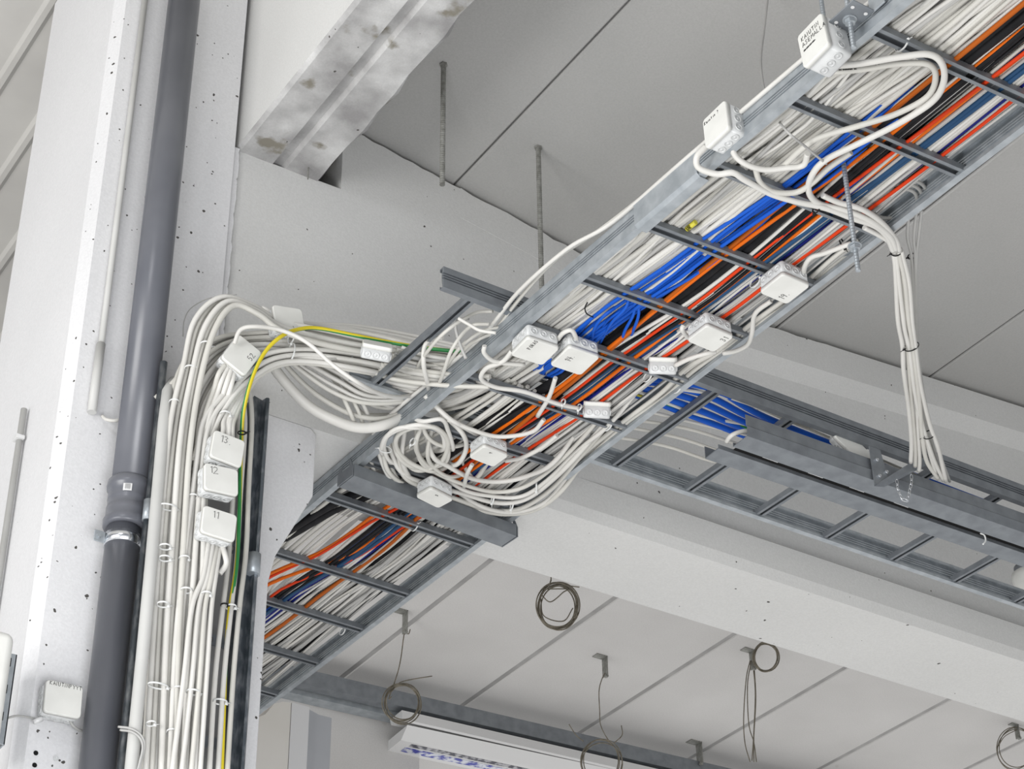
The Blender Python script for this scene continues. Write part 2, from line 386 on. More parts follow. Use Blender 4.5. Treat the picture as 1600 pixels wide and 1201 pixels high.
# riser ladder on the column (vertical)
rl = thing('riser_ladder', 'vertical galvanised cable ladder on the column behind the numbered boxes', 'cable ladder', (1.64, 3.9, 0))
for x0, x1, nm in ((1.497, 1.514, 'side_rail'), (1.757, 1.790, 'side_rail')):
    mb = MB()
    if x0 < 1.6: mb.tube([V((1.506, 3.858, -1.6)), V((1.506, 3.858, 2.85))], 0.0095, 14)
    else:
        mb.prism([(0, 0.004), (0.026, 0.012), (0.030, -0.004), (0.036, -0.006), (0.040, -0.002), (0.040, 0.06), (0.037, 0.06), (0.037, 0.003), (0.034, 0.0), (0.030, 0.016), (0.002, 0.008), (0.002, 0.06), (0, 0.06)], (1.757, 3.86, -1.6), (1.757, 3.86, 2.845), X, Y)
    link(nm, mb, M['zinc_dark'], rl, smooth=(x0 < 1.6))
for z in [2.67, 2.415, 2.16, 1.905, 1.65]:
    mb = MB()
    for i in range(12):      # perforated strap between the rails
        xa = 1.515+0.0205*i
        mb.box((xa, 3.915, z), (xa+0.0095, 3.918, z+0.028)); mb.box((xa+0.0095, 3.915, z), (xa+0.0205, 3.918, z+0.008)); mb.box((xa+0.0095, 3.915, z+0.020), (xa+0.0205, 3.918, z+0.028))
    link('rung', mb, M['zinc_dull'], rl)
mb = MB(); mb.lathe((1.785, 3.862, 2.34), Z, [(0.0175, 0), (0.0175, 0.055)], 24)
link('clamp', mb, M['zinc'], rl, smooth=True)
mb = MB(); mb.lathe((1.506, 3.858, 2.40), Z, [(0.0125, 0), (0.0125, 0.055)], 20)
link('clamp', mb, M['zinc'], rl, smooth=True)

# bracket channel carrying the ladder under the girder
a, b = PZ(541, 752, 2.79), PZ(795, 846, 2.79); d = (b-a).normalized(); e = Z.cross(d).normalized()
br = thing('support_bracket', 'wide steel channel with hooked ends under the packed ladder beside the cable coil', 'bracket', a)
mb = MB(); t = 0.003; w = 0.036
mb.prism([(-w, 0), (-w, 0.038), (-w+t, 0.038), (-w+t, t), (w-t, t), (w-t, 0.038), (w, 0.038), (w, 0)], a, b, e, Z)
link('channel', mb, M['zinc_dull'], br, bevel=0.001)
for q, s in ((a, -1), (b, 1)):
    mb = MB(); c = q+d*s*0.002
    mb.prism([(-w, 0.0), (-w, 0.03), (-w+0.012, 0.058), (-w+0.02, 0.058), (-w+0.016, 0.035), (w-0.016, 0.035), (w-0.02, 0.05), (w-0.008, 0.05), (w, 0.03), (w, 0)], c, c+d*s*0.003, e, Z)
    link('hook', mb, M['zinc_dull'], br)

# ------------------------------------------------------------------ lighting trunking
tk = thing('lighting_trunking', 'open steel trunking slung below the crossing ladder with a slotted underside', 'trunking', (3.5, 3.33, 2.78))
p0 = V((2.862, 3.281, 2.78)); dx = (V((6.5, 3.225, 2.78))-p0).normalized(); ey = Z.cross(dx).normalized()
g = 0.0018
near = [(0, 0.0), (-0.004, 0.028), (0, 0.0335), (0, 0.066), (g, 0.066), (g, 0.0335), (-0.002, 0.028), (g, g), (0.058, g), (0.058, 0.012), (0.060, 0.012), (0.060, 0)]
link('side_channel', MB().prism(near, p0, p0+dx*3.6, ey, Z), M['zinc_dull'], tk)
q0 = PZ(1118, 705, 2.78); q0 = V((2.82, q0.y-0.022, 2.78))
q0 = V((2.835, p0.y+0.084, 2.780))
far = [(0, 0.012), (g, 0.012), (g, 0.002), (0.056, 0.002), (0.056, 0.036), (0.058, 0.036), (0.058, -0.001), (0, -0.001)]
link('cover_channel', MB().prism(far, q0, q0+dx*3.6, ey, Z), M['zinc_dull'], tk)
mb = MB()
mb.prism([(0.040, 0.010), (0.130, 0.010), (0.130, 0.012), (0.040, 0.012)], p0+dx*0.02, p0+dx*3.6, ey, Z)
link('slot_shade', mb, M['hole'], tk)  # black sheet standing in for the shade inside the slot
for sx in (0.10, 0.25, 0.39, 0.545):
    mb = MB(); c = p0+dx*sx+ey*0.060+Z*0.004
    mb.box((c.x, c.y, c.z), (c.x+0.05, c.y+0.006, c.z+0.012)); link('white_clip', mb, M['enamel'], tk)
# angle bracket and chain on the trunking
ab = thing('angle_bracket', 'L-shaped steel angle bracket with bolts hooked over the trunking', 'bracket', PY(1370, 760, 3.262))
yb = 3.268
A_, B_, C_, D_ = PY(1357, 698, yb), PY(1375, 703, yb), PY(1387, 745, yb-0.0), PY(1366, 758, yb)
def slab(pts, nrm, t):
    n = len(pts); nrm = V(nrm)*t
    return MB().add([V(p) for p in pts]+[V(p)+nrm for p in pts], [tuple(range(n-1, -1, -1)), tuple(range(n, 2*n))]+[(i, (i+1) % n, n+(i+1) % n, n+i) for i in range(n)])
link('upright_leg', slab([PY(1357, 697, yb), PY(1374, 703, yb), PY(1387, 748, yb), PY(1366, 758, yb)], -Y, 0.003), M['zinc_dull'], ab)
arm = [PY(1366, 758, yb), PY(1382, 759, yb), PY(1455, 721, yb-0.03), PY(1438, 713, yb-0.03)]
link('arm', slab(arm, -Z, 0.003), M['zinc_dull'], ab)
for q in ((1369, 719), (1373, 744), (1384, 738)):
    mb = MB(); c = PY(q[0], q[1], yb-0.003); mb.disc(c, -Y, 0.0055, 0.004, 6); mb.disc(c-Y*0.004, -Y, 0.003, 0.004, 10)
    link('bolt', mb, M['chrome'], ab)
chain_pts = [PP(q) for q in [(1401, 750, 'y', 3.25), (1403, 764, 'y', 3.245), (1408, 776, 'y', 3.24), (1414, 781, 'y', 3.238), (1419, 776, 'y', 3.238), (1421, 766, 'y', 3.24), (1424, 754, 'y', 3.24), (1424, 742, 'y', 3.242)]]
cp = smooth_path(chain_pts, 3); mb = MB()
tot = [0]
for i in range(1, len(cp)): tot.append(tot[-1]+(cp[i]-cp[i-1]).length)
nl = 11
for i in range(nl):
    t = tot[-1]*(i+0.5)/nl; j = max(q for q in range(len(cp)) if tot[q] <= t); j = min(j, len(cp)-2)
    c = cp[j].lerp(cp[j+1], (t-tot[j])/max(1e-6, tot[j+1]-tot[j])); d = (cp[j+1]-cp[j]).normalized()
    e = d.cross(Y if i % 2 else FW).normalized(); lw = tot[-1]/nl*0.72
    ring = [c+d*(math.cos(a)*lw)+e*(math.sin(a)*0.0035) for a in [2*math.pi*k/12 for k in range(13)]]
    mb.tube(ring, 0.0011, 6)
tag(link('chain', mb, M['chrome'], smooth=True), 'short bright steel chain hanging from the angle bracket on the trunking', 'chain')

# ------------------------------------------------------------------ junction boxes
GLY = {'0': [[(0,.2),(.1,0),(.5,0),(.6,.2),(.6,.8),(.5,1),(.1,1),(0,.8),(0,.2)]], '1': [[(.1,.8),(.3,1),(.3,0)]], '2': [[(0,.8),(.2,1),(.5,.9),(.5,.65),(0,0),(.7,.05)]],
 '3': [[(0,.9),(.3,1),(.5,.8),(.2,.55),(.5,.3),(.3,0),(0,.1)]], '4': [[(.4,0),(.4,1)],[(.1,.95),(.0,.4),(.6,.4)]], '5': [[(.5,1),(.1,1),(.05,.55),(.4,.6),(.5,.3),(.3,0),(0,.1)]],
 '9': [[(.5,.8),(.3,1),(.05,.8),(.2,.5),(.5,.65),(.5,.8),(.4,0)]], '.': [[(0,0),(.08,.02)]], 'K': [[(0,0),(0,1)],[(.5,1),(0,.45),(.5,0)]], 'A': [[(0,0),(.3,1),(.6,0)],[(.12,.35),(.5,.35)]],
 'I': [[(.1,0),(.1,1)]], 'U': [[(0,1),(.05,.1),(.3,0),(.5,.15),(.5,1)]], 'T': [[(0,1),(.6,1)],[(.3,1),(.3,0)]], 'N': [[(0,0),(0,1),(.5,0),(.5,1)]], 'S': [[(.5,.9),(.25,1),(.05,.8),(.45,.3),(.25,0),(0,.1)]],
 'E': [[(.5,1),(0,1),(0,0),(.5,0)],[(0,.5),(.4,.5)]], 'M': [[(0,0),(.05,1),(.3,.4),(.55,1),(.6,0)]], 'L': [[(0,1),(0,0),(.5,0)]], 'P': [[(0,0),(0,1),(.4,.95),(.4,.55),(0,.5)]], 'O': [[(0,.3),(.3,0),(.6,.4),(.3,1),(0,.3)]],
 'R': [[(0,0),(0,1),(.4,.95),(.4,.55),(0,.5),(.5,0)]], 'Y': [[(0,1),(.3,.5),(.6,1)],[(.3,.5),(.3,0)]], 'k': [[(0,0),(0,1)],[(.35,.6),(0,.3),(.4,0)]], 'a': [[(.4,.5),(.1,.5),(0,.2),(.2,0),(.4,.2),(.4,.5),(.45,0)]],
 'i': [[(.1,0),(.1,.5)]], 'u': [[(0,.5),(.05,0),(.35,.05),(.35,.5)]], 't': [[(.15,.8),(.15,0)],[(0,.5),(.3,.5)]], 'n': [[(0,0),(0,.5),(.3,.5),(.35,0)]], '?': [[(0,.8),(.2,1),(.4,.8),(.2,.4)],[(.2,.05),(.22,0)]], ' ': [], '/': [[(0,0),(.4,1)]],
 '#': [[(0,.5),(.2,.7),(.25,.3),(.45,.7),(.5,.3),(.7,.6),(.0,.35),(.8,.5),(.1,.6),(.9,.45)]]}
def writing(mb, text, o, ux, uy, nrm, h, thick=0.0006):
    rnd = random.Random(text); x = 0
    for ch in text:
        for st in GLY.get(ch, []):
            pts = [V(o)+ux*((x+a+rnd.uniform(-.03, .03))*h)+uy*((b+rnd.uniform(-.03, .03))*h)+V(nrm)*0.0003 for a, b in st]
            mb.tube(pts, thick, 5)
        x += 0.82 if ch not in '1Ii. ' else 0.5
    return mb
def rrect(w, h, r, n=5):
    out = []
    for cx, cy, a0 in ((w-r, h-r, 0), (-w+r, h-r, 90), (-w+r, -h+r, 180), (w-r, -h+r, 270)):
        for i in range(n+1):
            a = math.radians(a0+90*i/n); out.append((cx+r*math.cos(a), cy+r*math.sin(a)))
    return out
def junction_box(center, ux, uy, nz, w, h, depth, label, text=None, tsize=0.018, torg=(-0.7, 0.4), knock=3, group=None, scrib=None, twist=0, name='junction_box', cat='junction box'):
    """lid faces nz; center = middle of the lid's outer face; w,h half sizes"""
    ux = V(ux).normalized(); nz = V(nz).normalized(); uy = nz.cross(ux).normalized()
    if uy.dot(V(uy)) < 0: uy = -uy
    root = bpy.data.objects.new(name, None); COL.objects.link(root); root.empty_display_size = 0.03
    root.matrix_world = Matrix(((ux.x, uy.x, nz.x, center[0]), (ux.y, uy.y, nz.y, center[1]), (ux.z, uy.z, nz.z, center[2]), (0, 0, 0, 1)))
    root['_local'] = 1; tag(root, label, cat, group)
    lidt = 0.011
    mb = MB(); P = rrect(w, h, 0.009)
    k = len(P); rings = [(1, -lidt), (1, -0.0035), (0.985, -0.001), (0.955, 0.0)]
    for s, z in rings: mb.v += [V((a*s, b*s, z)) for a, b in P]
    for i in range(3):
        for q in range(k): mb.f.append((i*k+q, i*k+(q+1) % k, (i+1)*k+(q+1) % k, (i+1)*k+q))
    mb.f += [tuple(range(k-1, -1, -1)), tuple(3*k+q for q in range(k))]
    link('lid', mb, M['box'], root, smooth=True)
    mb = MB(); P = rrect(w*0.965, h*0.965, 0.008)
    for z in (-lidt, -depth+0.004, -depth):
        s = 0.97 if z == -depth else 1
        mb.v += [V((a*s, b*s, z)) for a, b in P]
    for i in range(2):
        for q in range(k): mb.f.append(((i+1)*k+q, (i+1)*k+(q+1) % k, i*k+(q+1) % k, i*k+q))
    mb.f += [tuple(range(k)), tuple(2*k+q for q in range(k-1, -1, -1))]
    link('body', mb, M['box2'], root, smooth=True)
    zk = -lidt-(depth-lidt)*0.52; rk = min((depth-lidt)*0.34, w/knock*0.72)
    for ax, other, lx, ln in ((V((1, 0, 0)), V((0, 1, 0)), w*0.965, h), (V((-1, 0, 0)), V((0, 1, 0)), w*0.965, h), (V((0, 1, 0)), V((1, 0, 0)), h*0.965, w), (V((0, -1, 0)), V((1, 0, 0)), h*0.965, w)):
        mb = MB()
        for i in range(knock):
            t = (i-(knock-1)/2)*(2*ln*0.86/knock)
            c = ax*(lx-0.0005)+other*t+V((0, 0, zk))
            mb.lathe(c, ax, [(rk, 0), (rk, 0.0022), (rk*0.8, 0.0026), (rk*0.78, 0.0012), (rk*0.35, 0.0012), (rk*0.3, 0.0024), (0.0005, 0.0026)], 18)
        link('cable_entry', mb, M['box2'], root, smooth=True)
    if text:
        mb = MB(); tx = V((math.cos(twist), math.sin(twist), 0)); ty = V((-math.sin(twist), math.cos(twist), 0)); zn = V((0, 0, 1))
        for i, line in enumerate(text.split('|')):
            o = V((torg[0]*w, torg[1]*h, 0))-ty*(i*tsize*1.5)
            writing(mb, line, o, tx, ty, zn, tsize)
        link('handwriting', mb, M['ink'], root)
    return root
def box_on(quad, plane, val, depth, label, **k):
    """quad: image corners of the lid in order top-left, top-right, bottom-right, bottom-left as lettering reads"""
    q = [PP((a, b, plane, val)) for a, b in quad]
    c = (q[0]+q[1]+q[2]+q[3])/4; u = (q[1]-q[0]+q[2]-q[3])/2; v = (q[0]-q[3]+q[1]-q[2])/2
    nz = u.cross(v).normalized()
    if nz.dot(c) > 0: nz = -nz     # toward the camera
    return junction_box(c, u, None if False else v, nz, u.length/2, v.length/2, depth, label, **k)
JB = 'white square junction box '
zu = 2.79
box_on([(806, 560), (836, 528), (872, 541), (845, 571)][0:4] if False else [(800, 553), (826, 527), (873, 546), (845, 574)], 'z', zu, 0.045, JB+'with faint scrawled word, beside box 14', text='PORAS', tsize=0.010, torg=(0.1, 0.35), twist=0.0)
box_on([(862, 569), (893, 539), (934, 562), (904, 589)], 'z', zu, 0.045, JB+'marked 14 hanging under a ladder rung', text='14.', tsize=0.016, torg=(-0.15, 0.25))
box_on([(1073, 531), (1105, 511), (1147, 525), (1115, 553)], 'z', zu, 0.045, JB+'marked 31 under the packed ladder', text='31', tsize=0.014, torg=(0.3, -0.8))
box_on([(1186, 455), (1225, 431), (1265, 445), (1230, 479)], 'z', zu, 0.045, JB+'marked 19 under the packed ladder at the far rail', text='19.', tsize=0.016, torg=(-0.75, -0.5))
box_on([(735, 713), (757, 697), (794, 713), (768, 732)], 'z', zu-0.005, 0.045, JB+'hanging at the rung above the cable coil', text='9', tsize=0.008, torg=(0.5, 0.1))
box_on([(649, 776), (672, 765), (710, 780), (685, 795)], 'z', 2.775, 0.045, JB+'hanging in front of the wide bracket channel', text='5', tsize=0.008, torg=(0.5, 0.1))
# turned boxes: side with three entries faces the viewer
def side_box(c, label, w=0.040, h=0.032, depth=0.036, tilt=0.0):
    nz = V((0.15, 0.75, 0.30)).normalized()
    return junction_box(c, V((1, -0.06, -0.05)), None, nz, w, h, depth, label)
def upturned(quad, plane, val, depth, label, **k):
    return box_on(quad, plane, val, depth, label, **k)
for cpx, lab in (((934, 640), JB+'turned on its side above the coil rung, three round entries showing'), ((1037, 571), JB+'turned on its side, beside the 31 box')):
    c = PZ(cpx[0], cpx[1], 2.83); vw = c.normalized(); up_ = (Z-vw*vw.z).normalized(); up_ = (up_-vw*0.12).normalized()
    fwd = (vw-up_*vw.dot(up_)).normalized(); ux_ = (X-up_*X.dot(up_)); ux_ = (ux_-fwd*ux_.dot(fwd)).normalized()
    junction_box(c+up_*0.02+fwd*0.03, ux_*0.985-up_*0.10, None, (up_+ux_*0.10).normalized(), 0.035, 0.03, 0.042, lab)
# boxes on the riser bundle
box_on([(334, 670), (381, 688), (380, 732), (330, 712)], 'y', 3.735, 0.045, JB+'marked 13 on the riser cables, topmost of three', text='13.', tsize=0.018, torg=(-0.55, 0.30))
box_on([(322, 723), (371, 733), (374, 776), (318, 762)], 'y', 3.732, 0.045, JB+'marked 12 on the riser cables, between two others', text='12', tsize=0.018, torg=(-0.7, 0.30))
box_on([(320, 788), (372, 806), (366, 846), (313, 830)], 'y', 3.729, 0.045, JB+'marked 11 on the riser cables, lowest of three', text='11', tsize=0.018, torg=(-0.45, 0.30))
r52 = box_on([(345, 556), (376, 520), (408, 552), (384, 588)], 'y', 3.72, 0.045, JB+'marked 52, tilted cornerwise at the cable bend', text='52', tsize=0.014, torg=(0.05, -0.75))
box_on([(430, 476), (476, 484), (474, 520), (428, 514)], 'y', 3.735, 0.045, JB+'standing behind the earth cable at the bend of the riser cables', text='2', tsize=0.009, torg=(-0.7, -0.9))
c = PY(590, 551, 3.60); vw = c.normalized(); up_ = (Z-vw*vw.z-vw*0.15).normalized(); fwd = (vw-up_*vw.dot(up_)).normalized(); ux_ = up_.cross(fwd)*-1
junction_box(c+up_*0.018+fwd*0.03, ux_-up_*0.16, None, (up_+ux_*0.16).normalized(), 0.038, 0.030, 0.038, JB+'with three round entries lying on the horizontal cable bundle')
box_on([(74, 1059), (131, 1074), (126, 1121), (67, 1112)], 'y', 3.925, 0.045, JB+'on the column face beside the drain pipe', text='KAIUTINPYYT', tsize=0.009, torg=(-0.8, 0.72))
box_on([(1246, 58), (1280, 19), (1297, 67), (1254, 107)], 'x', 2.125, 0.065, 'large white junction box with black handwriting, clamped on the ladder rail by a threaded rod', text='KAIUTIN|ASEMALLA|####', tsize=0.011, torg=(-0.72, 0.45))
box_on([(1098, 190), (1131, 154), (1139, 200), (1101, 232)], 'x', 2.145, 0.05, 'white junction box on the ladder rail above the splice plate', text='Kaiutin ?', tsize=0.008, torg=(-0.85, 0.55))
# square-edged box riding on the trunking
box_on([(1300, 697), (1314, 681), (1368, 696), (1360, 716)], 'y', 3.30, 0.03, 'white plastic junction box lying behind the trunking wall beside the angle bracket')
# box seen behind cables
box_on([(568, 628), (592, 612), (612, 630), (590, 640)], 'z', 2.95, 0.035, JB+'tucked under the horizontal bundle at the ladder crossing')

# ------------------------------------------------------------------ cables on the packed ladder
rnd = random.Random(11)
YS = [1.25, 2.1, 2.9, 3.4, 3.9, 4.4, 4.8, 5.6, 6.2]
def ladder_pt(u, y, z): return V((xl(y)+0.018+u*(xr(y)-xl(y)-0.066), y, z))
def along(us, zoff, r, ys=YS, jit=0.012, extra=None):
    """us gives the crossing place at each station; linear in between plus gentle wander"""
    pts = []; ph = rnd.uniform(0, 6); ph2 = rnd.uniform(0, 6); n = int((ys[-1]-ys[0])/0.12)
    for i in range(n+1):
        y = ys[0]+(ys[-1]-ys[0])*i/n
        k = max(j for j in range(len(ys)) if ys[j] <= y+1e-9); k = min(k, len(ys)-2)
        t = (y-ys[k])/(ys[k+1]-ys[k]); t = t*t*(3-2*t)
        u = us[k]*(1-t)+us[k+1]*t + jit*math.sin(y*2.3+ph)+jit*0.6*math.sin(y*5.1+ph2)
        z = H+0.020+r+zoff+0.003*math.sin(y*3+ph2)
        pts.append(ladder_pt(u, y, z))
    return pts
def lad_cable(name, us, zoff, r, mat, label, cat='cable', group=None, ys=YS, jit=0.012):
    o = link(name, MB().tube(smooth_path(along(us, zoff, r, ys, jit), 2), r, 8), mat, smooth=True)
    return tag(o, label, cat, group)
# thick white cables that leave sideways onto the crossing ladder
G1 = 'white cables lying along the packed ladder'; L1 = 'thick white sheathed cable lying among many in the packed cable ladder'
for i in range(54):
    u0 = (i % 27)/27*0.50 + rnd.uniform(-0.012, 0.012); lay = 0 if i < 27 else 1
    r = rnd.choice([0.0058, 0.0062, 0.0050, 0.0066, 0.0045]); z = H+0.020+r+lay*0.012+rnd.uniform(0, 0.003)
    yt = 3.48+0.50*u0+rnd.uniform(-0.04, 0.14)
    ph = rnd.uniform(0, 6); sh = rnd.uniform(-0.07, 0.08)
    f2 = u0*(0.78 if i % 4 else 1.0)
    wv = lambda a: rnd.uniform(-a, a)
    pts = [ladder_pt(u0+0.05, 1.2, z), ladder_pt(u0+0.03+wv(.03), 1.7, z), ladder_pt(max(.01, u0+sh), 2.05, z+0.004+wv(.006)), ladder_pt(max(.01, u0+wv(.05)), 2.35, z+wv(.006)), ladder_pt(max(.01, f2+sh*0.6+wv(.04)), 2.66, z+wv(.006)), ladder_pt(max(.01, f2+wv(.04)), 2.93, z+wv(.006)), ladder_pt(max(.01, f2*0.85+wv(.05)), (2.95+yt)/2, z+0.004)]
    pts += [ladder_pt(max(0.03, f2*0.6), yt-0.09, z+0.02), V((xl(yt)+0.02, yt+0.04, H+0.070+rnd.uniform(0, 0.02))), V((xl(yt)-0.05, yt+0.09, H+0.085+rnd.uniform(0, 0.02))), V((xl(yt)-0.12, min(yt+0.11, 3.84), H+0.09+rnd.uniform(0, 0.02)))]
    mt = rnd.choice([M['white'], M['white'], M['white2'], M['white2'], M['gray']])
    cable('white_cable', pts, r, mt, L1, group=G1, sub=4)
# whites that stay on the ladder the whole way
G2 = 'slim white cables running the whole packed ladder'; L2 = 'slim pale data cable lying among many in the packed cable ladder'
for i in range(46):
    t = (i+rnd.random())/46; lay = rnd.choice([0, 0, 1, 2])
    u = 0.56+0.43*t
    us = [u+.03, u+rnd.uniform(-.03, .03), u+.05*(1-t)+rnd.uniform(-.05, .05), u-0.02+rnd.uniform(-.05, .05), 0.50+0.46*t, 0.55+0.42*t+rnd.uniform(-.05, .04), 0.50+0.48*t+rnd.uniform(-.07, .04), 0.40+0.58*t, 0.35+.6*t]
    r = rnd.choice([0.0030, 0.0036, 0.0044, 0.0050])
    lad_cable('data_cable', [min(max(q, 0.0), 1.0) for q in us], lay*0.011, r, rnd.choice([M['white'], M['white2'], M['gray'], M['gray']]), L2, group=G2, jit=0.014)
for i in range(22):  # extra black cables added to darken the gaps like deep shade
    t = (i+rnd.random()*.6)/22; u = 0.52+0.47*t
    lad_cable('black_cable', [u, u, u, u, .5+.47*t, .52+.45*t, .48+.5*t, .4+.58*t, .35+.6*t], 0.022+rnd.uniform(0, .004), 0.0068, M['black'], 'added black cable standing in for shade between cables of the packed ladder', group='black cables added as shade in the upper layer', jit=0.01)
for i in range(10):
    u = 0.04+0.46*i/10
    lad_cable('grey_cable', [u, u, u, u], 0.030, 0.0075, M['gray'], 'grey cable buried above the thick white cables', group='grey cables above the thick white ones', ys=[1.25, 2.2, 3.0, 3.6], jit=0.01)
G3 = 'stray white cables in the lower ladder'; L3 = 'loose pale cable wandering over the lower rungs of the packed ladder'
for i in range(16):
    a, b = rnd.uniform(0, .6), rnd.uniform(0, .9)
    lad_cable('data_cable', [a+.2, a, b], 0.004, rnd.choice([0.003, 0.0048, 0.0055]), rnd.choice([M['white'], M['white2']]), L3, group=G3, ys=[3.5, 4.4, 6.0], jit=0.02)
# coloured cables
def col(name, us, r, mat, label, z=0.0, n=1, spread=0.02, group=None, jit=0.008):
    for i in range(n):
        off = (i-(n-1)/2)*spread
        lad_cable(name, [min(1.02, q+off) for q in us], z+rnd.uniform(-0.002, 0.001), r*rnd.uniform(.9, 1.1), mat, label, group=group if n > 1 else None, jit=jit)
lb = [-0.9]
YB = YS
col('corrugated_conduit', [.52,.54,.60,.52,.36,.10,-.12,-.55,-.8], 0.0125, M['black'], 'thick black conduit threading through the middle of the packed ladder', 0.0, 2, .055, 'twin black conduits')
col('black_cable', [.60,.64,.70,.60,.52,.48,.42,.3,.2], 0.0045, M['black'], 'thin black cable between the orange cables on the packed ladder', -0.004, 3, .03, 'thin black cables')
col('orange_cable', [.66,.61,.52,.52,.46,.38,.16,.02,-.1], 0.0055, M['orange'], 'bright orange cable, beside the black conduit on the packed ladder', -0.006, 1)
col('burnt_orange_cable', [.45,.48,.50,.55,.56,.66,.62,.5,.4], 0.0055, M['brown'], 'burnt orange cable crossing the bright blue cluster', -0.008, 1)
col('red_orange_cable', [.74,.71,.68,.62,.52,.36,.20,.06,0], 0.0045, M['red'], 'red orange cable running beside the steel blue cables', -0.006, 1)
col('red_orange_cable', [.97,.95,.88,.80,.72,.60,.36,.22,.1], 0.0045, M['red'], 'red orange cable along the far rail of the packed ladder', -0.006, 1)
col('orange_cable', [.78,.74,.72,.70,.60,.55,.26,.12,.0], 0.005, M['orange'], 'thin orange cable between white data cables toward the far rail', -0.004, 1)
col('steel_blue_cable', [.84,.81,.77,.67,.60,.56,.46,.36,.3], 0.0062, M['steelblue'], 'dull steel blue cable in the packed ladder', -0.003, 2, .035, 'steel blue cables')
col('navy_cable', [.93,.90,.84,.74,.66,.62,.50,.42,.3], 0.0045, M['navy'], 'dark navy cable near the far rail of the packed ladder', 0.003, 2, .03, 'navy cables')
YS_keep = YS
col('flat_blue_cable', [.80,.78,.74,.70,.62,.54,.44,.34,.2], 0.0052, M['blue'], 'royal blue cable over the lower rungs', 0.009, 4, .022, 'royal blue cables in the lower ladder')
Gb = 'bright blue data cables in the hanging cluster'
for i in range(9):
    t = i/8; us = [.46+.08*t, .42+.10*t, .33+.17*t+rnd.uniform(-.02, .02), .30+.14*t, .31+.10*t]
    pts = along(us, -0.010+0.003*(i % 3)+(0.006 if i % 2 else 0), 0.0036, [2.15, 2.5, 2.85, 3.15, 3.42], 0.035)
    pts[0] += Z*0.02; pts[1] += Z*0.01
    pts[-2:] = [ladder_pt(us[-1]+.05*math.sin(i), 3.40, H+0.03), ladder_pt(us[-1]+.06, 3.46, H+0.055)]
    o = link('data_cable', MB().tube(smooth_path(pts, 2), 0.0044, 8), M['blue'], smooth=True)
    tag(o, 'bright blue data cable in the cluster sagging between the rungs', 'cable', Gb)
for i, pth in enumerate([[(985,455),(978,480),(955,505),(935,540)], [(992,462),(990,490),(975,520),(970,548)], [(1000,470),(985,478),(950,500),(932,528)], [(975,470),(945,492),(928,515),(925,545)], [(996,458),(998,490),(990,515),(984,530)]]):
    cable('data_cable', [(a, b, 'z', 2.846+0.004*(i % 3)+(0.03 if j in (0, 3) else 0)) for j, (a, b) in enumerate(pth)], 0.0038, M['blue'], 'bright blue data cable hanging in the tangle above box 14', group='blue tangle above box 14')
# blue cables on the crossing ladder
for i in range(5):
    t = i/4; y0 = 3.33+0.10*t
    pts = [V((2.30, y0+0.12, 2.945)), V((2.62, y0+0.05, 2.93+.004*i)), V((2.80, y0+.03*t, Z2+0.028)), V((3.0, y0+.03, Z2+0.026)), V((3.4, y0+.04, Z2+0.026)), V((4.2, y0+.05, Z2+0.026))]
    cable('data_cable', pts, 0.0085, M['blue'], 'thick blue cable lying on the crossing ladder', group='blue cables on the crossing ladder')
for i in range(6):
    y0 = 3.36+0.05*i
    pts = [V((2.25, y0+0.10, 2.945)), V((2.60, y0+0.05+rnd.uniform(-.02, .02), 2.93)), V((2.85, y0+rnd.uniform(-.03, .03), Z2+0.024)), V((3.1, y0-.02, Z2+0.024)), V((3.6, 3.37+0.01*i, Z2+0.024))]
    cable('white_cable', pts, 0.0045, M['white2'], 'pale cable lying loose on the crossing ladder', group='pale cables on the crossing ladder')
cable('earth_cable', [V((2.3, 3.5, 2.95)), V((2.6, 3.47, 2.94)), V((2.85, 3.44, 2.93)), V((3.1, 3.42, 2.93)), V((3.5, 3.4, 2.93))], 0.0042, M['earth'], 'green and yellow earth cable on the crossing ladder', uv=True)

# ------------------------------------------------------------------ riser cables, bend and run to the ladders
GR = 'white cables climbing the column'; LR = 'white sheathed cable climbing the column in the riser bundle'
def fan(A, B, n, r, label, group, mats, name='white_cable', jit=1.6, sub=6, order=None):
    for i in range(n):
        t = i/(n-1) if n > 1 else 0.5; pts = []; dep = ((i*7) % 3-1)*0.011 if n > 4 else 0; ox, oy = rnd.uniform(-jit, jit), rnd.uniform(-jit, jit)
        for j, (a, b) in enumerate(zip(A, B)):
            tt = t
            if order and j in order: tt = (t+0.37*math.sin(i*2.1+j)) % 1.0 if order[j] else t
            x = a[0]*(1-tt)+b[0]*tt+ox+rnd.uniform(-jit, jit)*0.6; y = a[1]*(1-tt)+b[1]*tt+oy+rnd.uniform(-jit, jit)*0.6
            pts.append((x, y, a[2], a[3]*(1-tt)+b[3]*tt+(dep if a[2] == 'y' else dep*0.4)+rnd.uniform(-0.002, 0.002)))
        cable(name, pts, rnd.uniform(*r), rnd.choice(mats), label, group=group, sub=sub)
W = [M['white'], M['white'], M['white2']]
